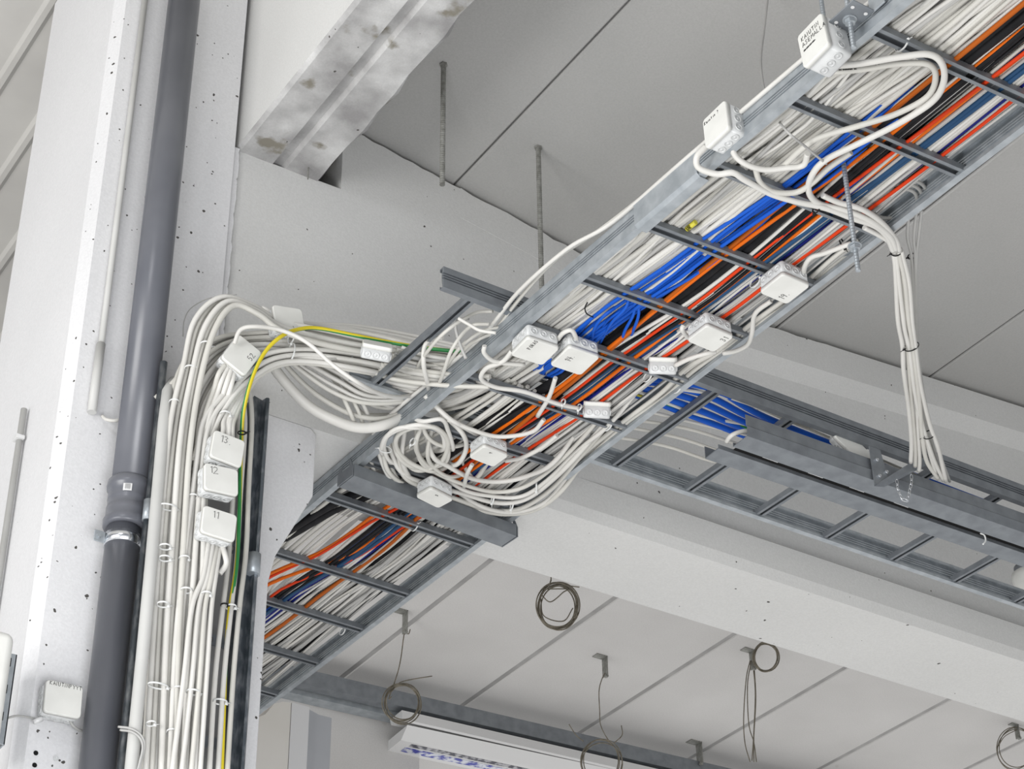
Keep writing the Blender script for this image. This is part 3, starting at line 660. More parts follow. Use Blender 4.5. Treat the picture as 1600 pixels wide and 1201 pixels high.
# outer arch
fan([(229,1215,'y',3.83),(240,1000,'y',3.83),(252,820,'y',3.83),(268,660,'y',3.82),(288,570,'y',3.80),(306,500,'y',3.78),(345,463,'y',3.76),(395,476,'y',3.76),(440,500,'y',3.76),(530,520,'y',3.72),(640,545,'z',2.99),(745,560,'z',2.97)],
    [(272,1215,'y',3.80),(280,1000,'y',3.80),(290,820,'y',3.80),(298,700,'y',3.79),(312,600,'y',3.77),(334,520,'y',3.74),(366,478,'y',3.73),(405,492,'y',3.73),(445,520,'y',3.72),(530,545,'y',3.70),(640,560,'z',2.98),(745,575,'z',2.96)],
    7, (0.0070, 0.0080), LR, GR, W, jit=1.5)
fan([(222,1215,'y',3.86),(235,1000,'y',3.86),(246,820,'y',3.86),(262,660,'y',3.85),(275,590,'y',3.84),(300,550,'y',3.83),(345,525,'y',3.82),(400,520,'y',3.80),(470,515,'y',3.78),(560,520,'y',3.74),(680,545,'z',2.97),(760,560,'z',2.96)],
    [(300,1215,'y',3.84),(305,1000,'y',3.84),(302,820,'y',3.84),(308,700,'y',3.84),(318,640,'y',3.83),(345,590,'y',3.82),(380,555,'y',3.80),(430,545,'y',3.79),(500,560,'y',3.77),(580,580,'y',3.74),(680,600,'z',2.96),(760,610,'z',2.95)],
    10, (0.0062, 0.0076), LR, GR, W, jit=1.5)
# inner sweep below box 52
fan([(266,1215,'y',3.80),(276,1000,'y',3.80),(290,860,'y',3.80),(305,740,'y',3.80),(318,660,'y',3.79),(345,620,'y',3.78),(378,578,'y',3.77),(420,552,'y',3.76),(480,545,'y',3.74),(560,552,'y',3.72),(650,570,'z',2.97),(740,570,'z',2.96)],
    [(312,1215,'y',3.78),(318,1000,'y',3.78),(322,860,'y',3.78),(322,740,'y',3.80),(338,670,'y',3.79),(368,620,'y',3.77),(400,590,'y',3.76),(440,570,'y',3.75),(490,568,'y',3.74),(560,580,'y',3.72),(650,596,'z',2.96),(740,600,'z',2.95)],
    8, (0.0060, 0.0074), LR, GR, W, jit=1.5)
# fronts: from under box 11 down
fan([(268,1215,'y',3.76),(288,1060,'y',3.76),(300,950,'y',3.76),(318,900,'y',3.76),(326,845,'y',3.77)],
    [(312,1215,'y',3.76),(322,1060,'y',3.76),(330,950,'y',3.76),(336,900,'y',3.76),(344,850,'y',3.78)], 4, (0.0060, 0.0068), 'white cable entering the underside of the lowest numbered box', 'cables under the lowest numbered box', W, jit=1.0)
cable('white_cable', [(346,850,'y',3.775),(352,868,'y',3.76),(353,882,'y',3.765),(343,896,'y',3.775)], 0.0068, M['white'], 'bent white cable stub looping out under the lowest numbered box')
fan([(326,1215,'y',3.80),(336,1060,'y',3.80),(348,950,'y',3.80),(356,880,'y',3.82),(364,780,'y',3.83),(372,680,'y',3.83),(372,640,'y',3.83)],
    [(354,1215,'y',3.80),(364,1060,'y',3.80),(374,950,'y',3.80),(384,860,'y',3.82),(388,760,'y',3.83),(393,660,'y',3.83),(389,600,'y',3.83)], 3, (0.0062, 0.0068), 'white cable running straight up beside the galvanised upright', 'straight riser cables beside the upright', W, jit=0.5)
fan([(345,700,'y',3.775),(350,672,'y',3.77),(352,652,'y',3.775),(372,615,'y',3.77),(402,585,'y',3.76),(440,560,'y',3.75),(520,560,'y',3.72)],
    [(364,700,'y',3.775),(362,672,'y',3.77),(368,648,'y',3.775),(394,600,'y',3.77),(418,575,'y',3.76),(455,556,'y',3.75),(530,560,'y',3.72)], 4, (0.006, 0.0068), 'white cable sweeping down into the topmost numbered box', 'cables into the topmost numbered box', W, jit=1.0)
fan([(303,720,'y',3.81),(320,650,'y',3.78),(334,610,'y',3.77),(342,585,'y',3.745),(352,570,'y',3.74)],
    [(322,740,'y',3.82),(336,670,'y',3.78),(352,630,'y',3.77),(362,600,'y',3.745),(366,582,'y',3.74)], 4, (0.006, 0.0068), 'white cable rising into the tilted box 52', 'cables into the tilted box', W, jit=0.8)
# long fat cable and loose bows to the right of the bend
cable('feeder_cable', [(405,540,'y',3.86),(440,590,'y',3.86),(480,632,'y',3.86),(520,655,'y',3.85),(560,668,'y',3.84),(600,664,'y',3.82),(640,645,'y',3.80),(690,600,'y',3.74)], 0.0135, M['white'], 'fat white feeder cable sagging in front of the girder between column and ladder', sub=10, n=14)
cable('white_cable', [(420,535,'y',3.86),(455,580,'y',3.86),(500,620,'y',3.86),(560,650,'y',3.84),(620,648,'y',3.82),(680,600,'y',3.76)], 0.007, M['white2'], 'slim cable sagging just above the fat feeder cable')
fan([(430,545,'y',3.80),(470,580,'y',3.80),(520,612,'y',3.80),(570,630,'y',3.79),(640,625,'y',3.77),(690,600,'y',3.74)],
    [(440,560,'y',3.80),(480,560,'y',3.80),(530,585,'y',3.80),(580,612,'y',3.79),(640,610,'y',3.77),(690,580,'y',3.74)], 4, (0.0052, 0.0066), 'white cable bowed loosely below the horizontal bundle', 'bowed cables below the horizontal bundle', W)
fan([(450,545,'y',3.82),(500,572,'y',3.82),(525,600,'y',3.82),(545,640,'y',3.82),(556,668,'y',3.86)],
    [(480,550,'y',3.82),(520,572,'y',3.82),(548,600,'y',3.82),(568,630,'y',3.82),(580,658,'y',3.86)], 3, (0.0052, 0.006), 'white cable dropping steeply behind the fat feeder cable', 'cables dropping behind the feeder', W)
fan([(430,500,'y',3.82),(500,505,'y',3.80),(600,523,'y',3.76),(700,545,'y',3.6),(790,560,'y',3.5)],
    [(430,545,'y',3.78),(500,548,'y',3.76),(600,585,'y',3.72),(690,598,'y',3.6),(760,600,'y',3.5)], 13, (0.0052, 0.0068), 'white cable in the horizontal bundle crossing to the ladder', 'cables of the horizontal bundle', W, jit=3)
fan([(410,480,'y',3.88),(470,503,'y',3.88),(560,510,'y',3.85),(650,525,'y',3.8),(740,545,'y',3.7)],
    [(430,500,'y',3.86),(480,508,'y',3.86),(560,518,'y',3.84),(650,535,'y',3.79),(740,555,'y',3.7)], 3, (0.0052, 0.006), 'pale cable stretched tight along the top of the horizontal bundle', 'tight cables topping the horizontal bundle', W, jit=1)
cable('white_cable', [(366,537,'y',3.71),(376,515,'y',3.69),(400,510,'y',3.67),(440,516,'y',3.66),(480,535,'y',3.64),(520,570,'y',3.62),(560,598,'y',3.60),(600,617,'y',3.66),(640,618,'y',3.74),(690,596,'y',3.80)], 0.0055, M['white'], 'bright white cable looping from the tilted box across the horizontal bundle', sub=9)
cable('earth_cable', [(346,1215,'y',3.80),(352,1050,'y',3.80),(358,960,'y',3.80),(370,880,'y',3.81),(374,800,'y',3.82),(377,690,'y',3.80),(381,640,'y',3.76),(394,590,'y',3.72),(414,550,'y',3.70),(440,525,'y',3.68),(468,514,'y',3.68),(500,513,'y',3.68),(560,525,'y',3.66),(640,540,'y',3.62),(715,549,'y',3.55),(760,552,'y',3.5)], 0.0052, M['earth'], 'green and yellow earth cable arching over the bend of white cables', sub=12, uv=True)
cable('thin_wire', [(286,525,'y',3.95),(288,500,'y',3.95),(300,480,'y',3.95),(330,465,'y',3.93),(370,460,'y',3.9)], 0.0014, M['gray'], 'hair-thin grey wire curling off the column at the bend')
cable('white_cable', [(243,622,'y',3.88),(256,610,'y',3.86),(268,600,'y',3.84),(285,580,'y',3.83)], 0.0065, M['white2'], 'short white cable slipping behind the drain pipe beside the riser')
# verticals behind ladder rail, left of the crossing
for i, (xa, ya, xb, yb_) in enumerate([(660,560,740,480),(690,590,735,500),(700,570,760,505),(715,560,775,510),(668,600,650,540),(640,560,655,545)]):
    if i < 4:
        cable('white_cable', [(xa-14, ya+28, 'y', 3.78), (xa, ya, 'y', 3.55), ((xa+xb)/2-6, (ya+yb_)/2, 'y', 3.42), (xb, yb_+10, 'y', 3.38), (xb+30, yb_+6, 'y', 3.34)], 0.0045, M['white2'], 'pale cable leaning up to the open end of the crossing ladder', group='cables leaning at the crossing ladder end')
cable('white_cable', [(672,618,'y',3.74),(668,598,'y',3.62),(662,570,'y',3.55),(664,540,'y',3.52),(680,527,'y',3.5),(692,527,'y',3.48)], 0.0062, M['white'], 'white cable hooked over the open end rung of the crossing ladder')
cable('white_cable', [(716,497,'y',3.34),(735,508,'y',3.33),(750,516,'y',3.32),(775,520,'y',3.30)], 0.0042, M['white'], 'thin white cable trailing under the open end of the crossing ladder')
cable('white_cable', [(732,498,'y',3.4),(716,500,'y',3.4),(712,512,'y',3.4),(718,535,'y',3.4),(728,560,'y',3.4)], 0.0040, M['gray'], 'thin grey cable hooked round the end rung above the packed ladder')

# white cables on the outer edge of the ladder rail
cable('white_cable', [V((xl(1.3)-0.003, 1.3, H+0.064)), V((xl(2.0)-0.003, 2.0, H+0.064)), V((xl(2.6)-0.006, 2.6, H+0.066)), V((xl(2.88)-0.006, 2.88, H+0.066)), V((xl(3.03)-0.026, 3.03, H+0.076)), V((xl(3.22)-0.030, 3.22, H+0.070)), V((xl(3.4)-0.008, 3.4, H+0.061)), V((xl(3.6)-0.005, 3.6, H+0.062)), V((xl(3.9)-0.004, 3.9, H+0.062)), V((xl(4.0)+0.04, 4.0, H+0.05))], 0.0052, M['white'], 'white cable riding along the top of the ladder rail and bowing outward')
cable('white_cable', [V((xl(2.6)+0.004, 2.6, H+0.070)), V((xl(2.9)-0.006, 2.9, H+0.072)), V((xl(3.07)-0.020, 3.07, H+0.082)), V((xl(3.22)-0.014, 3.22, H+0.072)), V((xl(3.4)+0.01, 3.4, H+0.062)), V((xl(3.6)+0.03, 3.6, H+0.05))], 0.0048, M['white2'], 'second white cable along the ladder rail, inside the bowed one')

# coil of cable slack under the packed ladder
ZC = 2.832
coil = [
 [(655,663),(668,682),(700,698),(738,708)],
 [(668,640),(700,652),(722,665),(752,700)],
 [(700,745),(676,736),(640,722),(620,700),(622,680),(645,668),(680,668),(700,690),(688,722),(650,734),(618,722)],
 [(640,740),(612,722),(600,700),(606,680),(625,668),(655,668),(690,682)],
 [(598,712),(606,735),(640,760),(700,775),(760,795),(810,795),(860,765),(905,715),(960,670)],
 [(606,708),(625,735),(665,755),(720,770),(775,785),(820,780),(865,748),(912,700),(965,655)],
 [(650,690),(655,715),(675,735),(720,755),(770,768),(815,762),(858,735),(905,690),(955,650)],
 [(665,690),(676,712),(700,728),(740,748),(785,752),(828,742),(865,722),(905,690)],
 [(690,670),(700,700),(695,722),(672,728),(655,712),(650,690),(662,676)],
 [(676,745),(720,763),(770,775),(815,775),(855,750),(900,705),(950,665),(1000,625)],
 [(620,715),(630,742),(665,760),(700,770)],
 [(632,690),(628,715),(640,745),(662,763),(680,770)],
 [(576,727),(590,745),(620,757),(640,762)],
 [(705,778),(750,790),(800,800),(850,785),(885,745),(925,700)],
 [(722,735),(740,748),(760,742)],
 [(640,668),(660,658),(690,655),(700,672),(708,700),(702,718)],
 [(612,690),(622,712),(650,730),(690,742)],
 [(604,728),(596,705),(604,682),(630,668),(664,664),(690,676),(694,700),(680,722)],
 [(676,684),(668,705),(676,728),(704,745),(738,752)],
 [(690,664),(722,676),(728,702),(712,726),(690,734)],
 [(600,720),(622,750),(656,775),(702,788),(748,797),(790,803),(836,796),(878,766),(918,728)],
 [(588,716),(606,742),(634,764),(662,776)],
]
for i, c in enumerate(coil):
    if i in (0, 1): lab, grp, nm = 'white cable dropping from the rail into the box above the coil', 'feeds to the box above the coil', 'white_cable'
    elif max(p[0] for p in c) > 800: lab, grp, nm = 'white cable leaving the coil in a long bend toward the far rail', 'cables leaving the coil', 'white_cable'
    else: lab, grp, nm = 'white cable looped in the coil of slack above the wide bracket', 'loops of the cable coil', 'cable_loop'
    far = grp == 'cables leaving the coil'
    pts = [(a, b, 'z', ZC+0.004*math.sin(i*2.3+j)+(0.012 if far and a > 880 else 0)) for j, (a, b) in enumerate(c)]
    for j_, dz in ((0, 0.035), (-1, 0.035)):
        a_, b_, _, z_ = pts[j_]; p_ = PZ(a_, b_, z_)+Z*dz; q_ = pts[j_+1] if j_ == 0 else pts[j_-1]
        p_ = p_ + (p_-PP(q_)).normalized()*0.01
        pts[j_] = p_
    cable(nm, pts, (0.0066 if i % 3 else 0.0058), M['white'] if i % 2 else M['white2'], lab, group=grp, sub=9)
# bundle along the far rail
fan([(870,745,'z',2.86),(920,700,'z',2.86),(975,655,'z',2.86),(1030,612,'z',2.86),(1070,575,'z',2.86),(1120,545,'z',2.86),(1180,500,'z',2.86),(1240,455,'z',2.87),(1300,400,'z',2.87),(1340,375,'z',2.88)],
    [(890,752,'z',2.86),(935,706,'z',2.86),(990,662,'z',2.86),(1045,620,'z',2.86),(1090,585,'z',2.86),(1150,540,'z',2.86),(1200,500,'z',2.86),(1255,462,'z',2.87),(1310,418,'z',2.87),(1352,385,'z',2.88)], 5, (0.005, 0.0062), 'white cable hugging the far rail past the numbered boxes', 'cables hugging the far rail', W, jit=3)
# box leads
leads = [
 ([(872,530),(880,520),(893,516),(900,528),(901,540)], 'short white lead bridging the scrawled box and box 14'),
 ([(800,548),(785,565),(760,575),(752,592),(775,605),(820,612),(870,630),(905,638)], 'white lead sweeping from the scrawled box to the upturned box'),
 ([(868,590),(858,620),(840,650)], 'short lead dropping away below box 14'),
 ([(1130,552),(1150,548),(1168,538),(1175,520),(1180,490),(1205,470)], 'white lead with red marks joining boxes 31 and 19'),
 ([(1075,528),(1066,515),(1068,508)], 'short white lead into the side of box 31'),
 ([(1255,432),(1258,415),(1268,402),(1290,395),(1330,380)], 'white lead running up from box 19'),
 ([(1055,571),(1078,560),(1105,552),(1118,550)], 'white lead joining box 31 to its turned neighbour'),
 ([(757,540),(757,552),(775,565),(820,570)], 'white lead curling round behind the scrawled box'),
 ([(738,725),(730,740),(725,760)], 'short lead under the box above the coil'),
 ([(790,720),(815,715),(845,700),(870,680)], 'white lead leaving the box above the coil'),
 ([(700,655),(740,672),(780,682),(830,675),(850,655)], 'white lead crossing above the coil box to the black conduit'),
]
for pts, lab in leads: cable('white_cable', [(a, b, 'z', 2.822 if 0 < j < len(pts)-1 else 2.829) for j, (a, b) in enumerate(pts)], 0.0058, M['white'], lab)

# ------------------------------------------------------------------ leads of the boxes on the rail and the cable drop
def zpath(pts, z): return [(p[0], p[1], 'z', p[2] if len(p) > 2 else z) for p in pts]
wide_loop = cable('white_cable', zpath([(1262,98,2.86),(1285,103,2.84),(1340,100,2.82),(1400,90,2.82),(1450,85,2.82),(1472,100,2.815),(1474,130,2.815),(1455,160,2.815),(1400,195,2.815),(1340,225,2.815),(1290,250,2.815),(1268,275,2.815),(1264,300,2.815),(1280,318,2.82),(1320,328,2.82),(1360,345,2.82),(1390,368,2.825),(1400,390,2.83)], 2.82), 0.0072, M['white'], 'white cable with black handwriting looping wide from the large rail box to the drop bundle', sub=9)
cable('white_cable', zpath([(1275,108,2.86),(1300,112,2.84),(1350,108,2.83),(1400,100,2.83),(1448,100,2.826),(1462,118,2.826),(1450,150,2.826),(1400,178,2.826),(1340,197,2.83),(1280,215,2.83),(1250,235,2.83),(1220,262,2.83),(1195,268,2.83)], 2.82), 0.0068, M['white2'], 'second white cable turning back inside the wide loop from the large rail box', sub=9)
cable('white_cable', zpath([(1143,215,2.86),(1147,240,2.84),(1165,256,2.825),(1195,265,2.82),(1230,262,2.82),(1255,258,2.82),(1262,240,2.82)], 2.82), 0.0068, M['white'], 'white lead curving from the lower side of the splice plate box', sub=8)
cable('white_cable', zpath([(1103,229,2.86),(1089,245,2.84),(1092,262,2.825),(1120,272,2.815),(1145,270,2.815),(1165,282,2.812),(1205,303,2.812),(1245,315,2.812),(1290,325,2.815),(1330,340,2.815),(1365,352,2.82),(1385,368,2.825),(1396,392,2.83)], 2.82), 0.0072, M['white'], 'white cable hooked under the rail from the splice plate box to the drop bundle', sub=9)
cable('white_cable', zpath([(1180,262,2.83),(1188,285,2.82),(1210,300,2.815),(1245,300,2.815),(1270,285,2.815),(1295,262,2.82),(1330,238,2.82)], 2.82), 0.0066, M['white2'], 'white cable curling between the rungs beside the splice plate box', sub=8)
cable('white_cable', zpath([(1285,305,2.82),(1310,316,2.82),(1345,326,2.82),(1375,345,2.825),(1398,372,2.83),(1405,392,2.83)], 2.82), 0.0066, M['white'], 'short white cable joining the drop bundle over the rail')
cable('white_cable', zpath([(1350,355,2.83),(1375,368,2.83),(1392,380,2.83),(1398,395,2.83)], 2.82), 0.0062, M['white'], 'white cable slipping under the rung into the drop bundle')
def cable_writing(cab, p, q, text, h, off=0.0085, thick=0.0006):
    u = (q-p).normalized(); n = -((p+q)/2).normalized(); up = n.cross(u).normalized()
    mb = MB(); writing(mb, text, p+n*off-up*h*0.5, u, up, n, h, thick)
    w = link('handwriting', mb, M['ink']); w.parent = cab
cable_writing(wide_loop, PZ(1297, 103, 2.838), PZ(1372, 97, 2.822), 'K.KI 03   2 /19', 0.0105)
cable_writing(wide_loop, PZ(1297, 110, 2.838), PZ(1385, 105, 2.822), '### # #### #', 0.006, thick=0.0008)
ms = PZ(1073, 358, 2.856); me_ = PZ(1087, 347, 2.856)
mk = tag(link('marker_sleeve', MB().tube([ms, me_], 0.0060, 14), new_mat('yellow_marker', (0.55, 0.50, 0.04), 0.5), smooth=True), 'small yellow marker sleeve with black letters on a thick white cable', 'cable marker')
cable_writing(mk, ms, me_, 'UR', 0.009, off=0.0078, thick=0.0009)
# grey thin cable hanging top
cable('grey_cable', [(1203,-30,'y',2.85),(1195,40,'y',2.8),(1189,100,'y',2.7),(1200,160,'y',2.6),(1225,200,'z',2.80),(1262,232,'z',2.80),(1291,256,'z',2.815)], 0.0028, M['gray'], 'thin grey cable hanging from the ceiling across the ladder rail', sub=9)
GD = 'white cables of the bundle spanning to the trunking'
def zs(t): return 2.835-0.03*math.sin(math.pi*t)
dpx = [[(1397,388),(1400,440),(1403,500),(1410,540),(1412,580),(1420,640),(1424,690),(1423,722)],
       [(1406,388),(1416,430),(1422,470),(1424,520),(1430,545),(1432,600),(1434,660),(1437,715),(1436,735)],
       [(1402,388),(1409,440),(1415,500),(1418,540),(1422,600),(1427,660),(1430,700),(1430,728)],
       [(1395,388),(1401,430),(1410,480),(1415,520),(1424,560),(1432,620),(1448,690),(1462,740)],
       [(1408,392),(1420,440),(1425,500),(1430,540),(1438,600),(1452,660),(1466,700),(1478,752)],
       [(1404,392),(1414,440),(1420,500),(1427,545),(1436,620),(1441,680),(1448,720),(1466,748)],
       [(1400,392),(1406,450),(1413,510),(1421,545),(1429,610),(1440,660),(1458,715),(1474,750)]]
for i, p in enumerate(dpx):
    cable('white_cable', [(a, b, 'z', zs((b-388)/350)+0.004*math.sin(i)) for a, b in p], 0.0056, W[i % 3], 'white cable in the tied bundle spanning from the packed ladder to the trunking', group=GD, sub=8)
for i, p in enumerate([[(1420,335),(1418,370),(1424,400),(1427,450),(1428,520),(1434,600),(1450,680),(1470,745)], [(1432,330),(1428,370),(1430,400),(1430,460),(1432,530),(1440,620),(1456,690),(1476,750)], [(1440,328),(1436,365),(1432,405),(1432,470),(1434,540),(1444,620),(1462,690),(1484,752)]]):
    cable('grey_cable', [(a, b, 'z', 2.87-0.02*math.sin(math.pi*max(0, (b-330)/420))) for a, b in p], 0.0038, M['gray'], 'slim grey cable behind the tied bundle spanning to the trunking', group='slim grey cables of the spanning bundle', sub=8)
# coil behind the rail near the spanning bundle
for i in range(3):
    c0 = PZ(1398, 318, 2.875); rr = 0.045+0.010*i
    ring = [c0+V((math.cos(a)*rr, math.sin(a)*rr*1.2, 0.004*i)) for a in [2*math.pi*k/20 for k in range(20)]]
    cable('cable_loop', ring, 0.0045, M['gray'], 'grey cable loop coiled behind the rail where the spanning bundle starts', group='grey loops behind the rail', sub=3)

# ------------------------------------------------------------------ cable ties
def tie(c, d, ra, rb, mat, label, group, head=True, e=None):
    """oval strap round direction d; e = wide direction"""
    c = V(c); d = V(d).normalized(); e = (V(e) if e else FW.cross(d)).normalized(); e = (e-d*e.dot(d)).normalized(); f = d.cross(e)
    pts = [c+e*(math.cos(a)*ra)+f*(math.sin(a)*rb) for a in [2*math.pi*k/16 for k in range(17)]]
    mb = MB()
    for s in (-0.0012, 0, 0.0012): mb.tube([p+d*s for p in pts], 0.0009, 5)
    if head:
        hp = c+e*ra; mb.obox(hp-FW*0.001, e*0.0035, d*0.0035, FW*0.003)
        mb.tube([hp, hp+e*0.010+d*0.003], 0.0009, 5)
    return tag(link('cable_tie', mb, mat, smooth=True), label, 'cable tie', group)
def pxdir(a, b): return (PP(b)-PP(a)).normalized()
for (x, y, ra, lab) in [(1400,393,0.013,'black cable tie at the rail end of the spanning bundle'), (1424,541,0.019,'black cable tie round the middle of the spanning bundle'), (1451,679,0.016,'black cable tie near the trunking end of the spanning bundle')]:
    c = PZ(x, y, zs((y-388)/350)); tie(c, PZ(x+5, y+30, c.z)-PZ(x-4, y-30, c.z), ra, 0.012, M['tie_black'], lab, None)
c = PZ(1425, 400, 2.868); tie(c, PZ(1428, 430, 2.868)-PZ(1424, 370, 2.868), 0.011, 0.007, M['tie_black'], 'black cable tie round the slim grey cables', None)
c = PZ(1276, 325, 2.815); tie(c, V((1, 0.2, 0)), 0.013, 0.010, M['tie_black'], 'black cable tie joining two cables over a rung below the steel plate', None)
c = PZ(1316, 380, 2.86); tie(c, V((0.3, -1, 0)), 0.014, 0.009, M['tie_black'], 'black cable tie on white cables beside box 19', None)
cable('cable_tie', [(918,472,'z',2.85),(914,481,'z',2.842),(917,490,'z',2.842),(928,496,'z',2.85)], 0.0017, M['tie_black'], 'open black cable tie on thick white cables above the scrawled box', cat='cable tie')
c = PY(378, 676, 3.78); tie(c, Z, 0.010, 0.008, M['tie_black'], 'black cable tie holding the earth cable beside box 13', None)
c = PY(351, 945, 3.79); tie(c, Z, 0.009, 0.008, M['tie_black'], 'small black cable tie on a straight riser cable', None)
GT = 'clear cable ties on the riser cables'; LT = 'clear nylon cable tie round white riser cables'
for (x, y, yy, ra) in [(258,854,3.80,0.014),(258,872,3.80,0.014),(288,872,3.80,0.012),(291,922,3.79,0.014),(255,944,3.80,0.014),(322,928,3.765,0.012),(247,1071,3.80,0.024),(279,1076,3.80,0.014),(302,1081,3.775,0.017),(236,1130,3.80,0.010),(268,1142,3.80,0.010),(300,576,3.79,0.018),(272,628,3.82,0.012),(263,792,3.81,0.022),(301,776,3.80,0.012),(322,538,3.76,0.014),(352,647,3.775,0.014),(361,948,3.80,0.012),(344,1096,3.80,0.016)]:
    tie(PY(x, y, yy-0.01), Z, ra, 0.014, M['tie_white'], LT, GT, e=X)
GT2 = 'clear cable ties on the coil and horizontal bundle'; LT2 = 'clear nylon cable tie round white cables off the ladder rungs'
for (x, y, z, dx_, ra) in [(770,778,2.83,(1,-.2,0),.018),(800,788,2.83,(1,-.2,0),.018),(838,760,2.83,(1,-.6,0),.016),(602,702,2.83,(.5,1,0),.02),(645,690,2.825,(1,.3,0),.012),(880,628,2.825,(1,0,0),.010),(905,636,2.83,(1,0,0),.010),(1012,588,2.838,(1,0,0),.012),(1058,606,2.838,(1,0,0),.012),(950,665,2.838,(1,0,0),.012),(757,598,2.838,(1,0,0),.012),(1180,440,2.838,(1,0,0),.012),(1088,500,2.838,(1,0,0),.012),(1409,70,2.838,(1,0,0),.012),(535,985,2.838,(1,0,0),.012),(648,822,2.838,(1,0,0),.014)]:
    if z == 2.838: tie(PZ(x, y, H+0.010), X, 0.0185, 0.0125, M['tie_white'], LT2, GT2, e=-Y)
    else: tie(PZ(x, y, z), V(dx_), ra*0.85, 0.010, M['tie_white'], LT2, GT2)
for (x, y) in [(456,523),(545,560),(455,550)]:
    tie(PY(x, y, 3.74), X, 0.025, 0.02, M['tie_white'], 'clear nylon cable tie round the horizontal bundle', 'clear ties of the horizontal bundle', e=Z)

# ------------------------------------------------------------------ rods and hangers
def rod(p, q, r, label, mat=M['rod'], nut=None, group=None):
    t = thing('threaded_rod', label, 'threaded rod', p, group)
    n = int((V(q)-V(p)).length/0.004); pts = [V(p).lerp(V(q), i/n) for i in range(n+1)]
    link('shaft', MB().tube(pts, [r*(1.0 if i % 2 else 0.88) for i in range(n+1)], 10), mat, t)
    if nut:
        for z in nut:
            c = V((p[0], p[1], z)); mb = MB(); mb.disc(c, Z, r*2.0, 0.008, 6); mb.disc(c+Z*0.009, Z, r*2.6, 0.002, 18); link('nut', mb, M['zinc'], t)
    return t
def ceil_hit(px, py):
    z = 3.95
    for _ in range(12): p = PZ(px, py, z); z = zc(p.x)
    return p
c = ceil_hit(693, 100); e_ = PY(687, 287, c.y)
rod(c, V((c.x, c.y, e_.z)), 0.0078, 'bare threaded rod ending free in mid air in front of the girder')
mb = MB(); mb.disc(c-Z*0.006, Z, 0.012, 0.006, 6); tag(link('anchor_nut', mb, M['rod']), 'small nut at the ceiling end of the free-ending rod', 'nut')
c = ceil_hit(841, 230); rod(c, V((c.x, c.y, 2.93)), 0.0078, 'threaded rod hanging from the ceiling down behind the packed ladder')
mb = MB(); mb.disc(c-Z*0.006, Z, 0.012, 0.006, 6); tag(link('anchor_nut', mb, M['rod']), 'small nut at the ceiling end of the rod behind the ladder', 'nut')
# rod and L plates at the large box
t_ = PX(1334, 75, 2.172)
rb = V((2.172, t_.y, 0)); top = 4.0
rod(V((rb.x, rb.y, t_.z)), V((rb.x, rb.y, 4.0)), 0.0056, 'threaded rod gripping the ladder rail beside the large handwritten box', M['zinc'], nut=(PX(1325, 40, 2.172).z, ))
hp = thing('rail_hanger', 'galvanised angle plate clamped to the ladder rail, beside the large handwritten box', 'bracket', (rb.x, rb.y, t_.z))
zp = PX(1325, 38, 2.172).z
link('foot_plate', MB().box((rb.x-0.030, rb.y-0.045, zp+0.008), (rb.x+0.028, rb.y+0.030, zp+0.011)), M['zinc_dull'], hp, bevel=0.001)
link('face_plate', MB().box((xl(rb.y)-0.007, rb.y-0.075, zp+0.008), (xl(rb.y)-0.003, rb.y-0.032, zp+0.06)), M['zinc'], hp, bevel=0.001)
for q in ((-0.018, -0.03), (0.016, -0.03), (-0.018, 0.02)):
    mb = MB(); mb.disc((rb.x+q[0], rb.y+q[1], zp+0.0075), -Z, 0.004, 0.001, 12); link('bolt_hole', mb, M['enamel'], hp)
# rod with plate in the middle of the ladder
cz = PZ(1318, 255, 2.86); bz = PY(1345, 425, cz.y).z
rod(V((cz.x, cz.y, bz)), V((cz.x, cz.y, 3.85)), 0.0058, 'threaded rod poking down through the steel plate of the packed ladder', M['zinc'], nut=(PY(1341, 392, cz.y).z, 2.875))
mp_ = thing('hanger_plate', 'plain galvanised hanger plate among cables where the rod passes through the ladder', 'plate', cz)
link('plate', MB().box((cz.x-0.13, cz.y-0.055, 2.884), (cz.x+0.13, cz.y+0.06, 2.888)), M['zinc'], mp_, bevel=0.001)
for q in ((1285, 268), (1318, 258), (1335, 252)):
    c = PZ(q[0], q[1], 2.8838); link('slot', MB().box((c.x-0.008, c.y-0.003, 2.8825), (c.x+0.008, c.y+0.003, 2.8839)), M['hole'], mp_)

# ------------------------------------------------------------------ drain pipe
pc = V((1.479, 3.922, 0))
dp = thing('drain_pipe', 'fat grey plastic drain pipe with a socket joint running down the column', 'pipe', (1.479, 3.922, 0))
link('upper_pipe', MB().lathe((1.479, 3.922, 2.50), Z, [(0.0445, 0), (0.0445, 1.72)], 56), M['pipe'], dp, smooth=True)
link('lower_pipe', MB().lathe((1.476, 3.922, -1.6), Z, [(0.0405, 0), (0.0405, 4.03)], 56), M['pipe'], dp, smooth=True)
zb = 2.400
link('socket', MB().lathe((1.478, 3.922, zb), Z, [(0.0415, 0.0), (0.0505, 0.0), (0.0525, 0.004), (0.0535, 0.018), (0.0495, 0.024), (0.0485, 0.040), (0.0490, 0.052), (0.0470, 0.054), (0.0470, 0.070), (0.0485, 0.074), (0.0480, 0.078), (0.0480, 0.098), (0.0525, 0.104), (0.0535, 0.112), (0.0520, 0.124), (0.0455, 0.130)], 56), M['pipe'], dp, smooth=True)
def curved_patch(cx, cy, r, z0, z1, a0, a1, n=10):
    mb = MB()
    for i in range(n+1):
        a = a0+(a1-a0)*i/n; mb.v += [V((cx+math.cos(a)*r, cy+math.sin(a)*r, z0)), V((cx+math.cos(a)*r, cy+math.sin(a)*r, z1))]
    mb.f += [(2*i, 2*i+2, 2*i+3, 2*i+1) for i in range(n)]; return mb
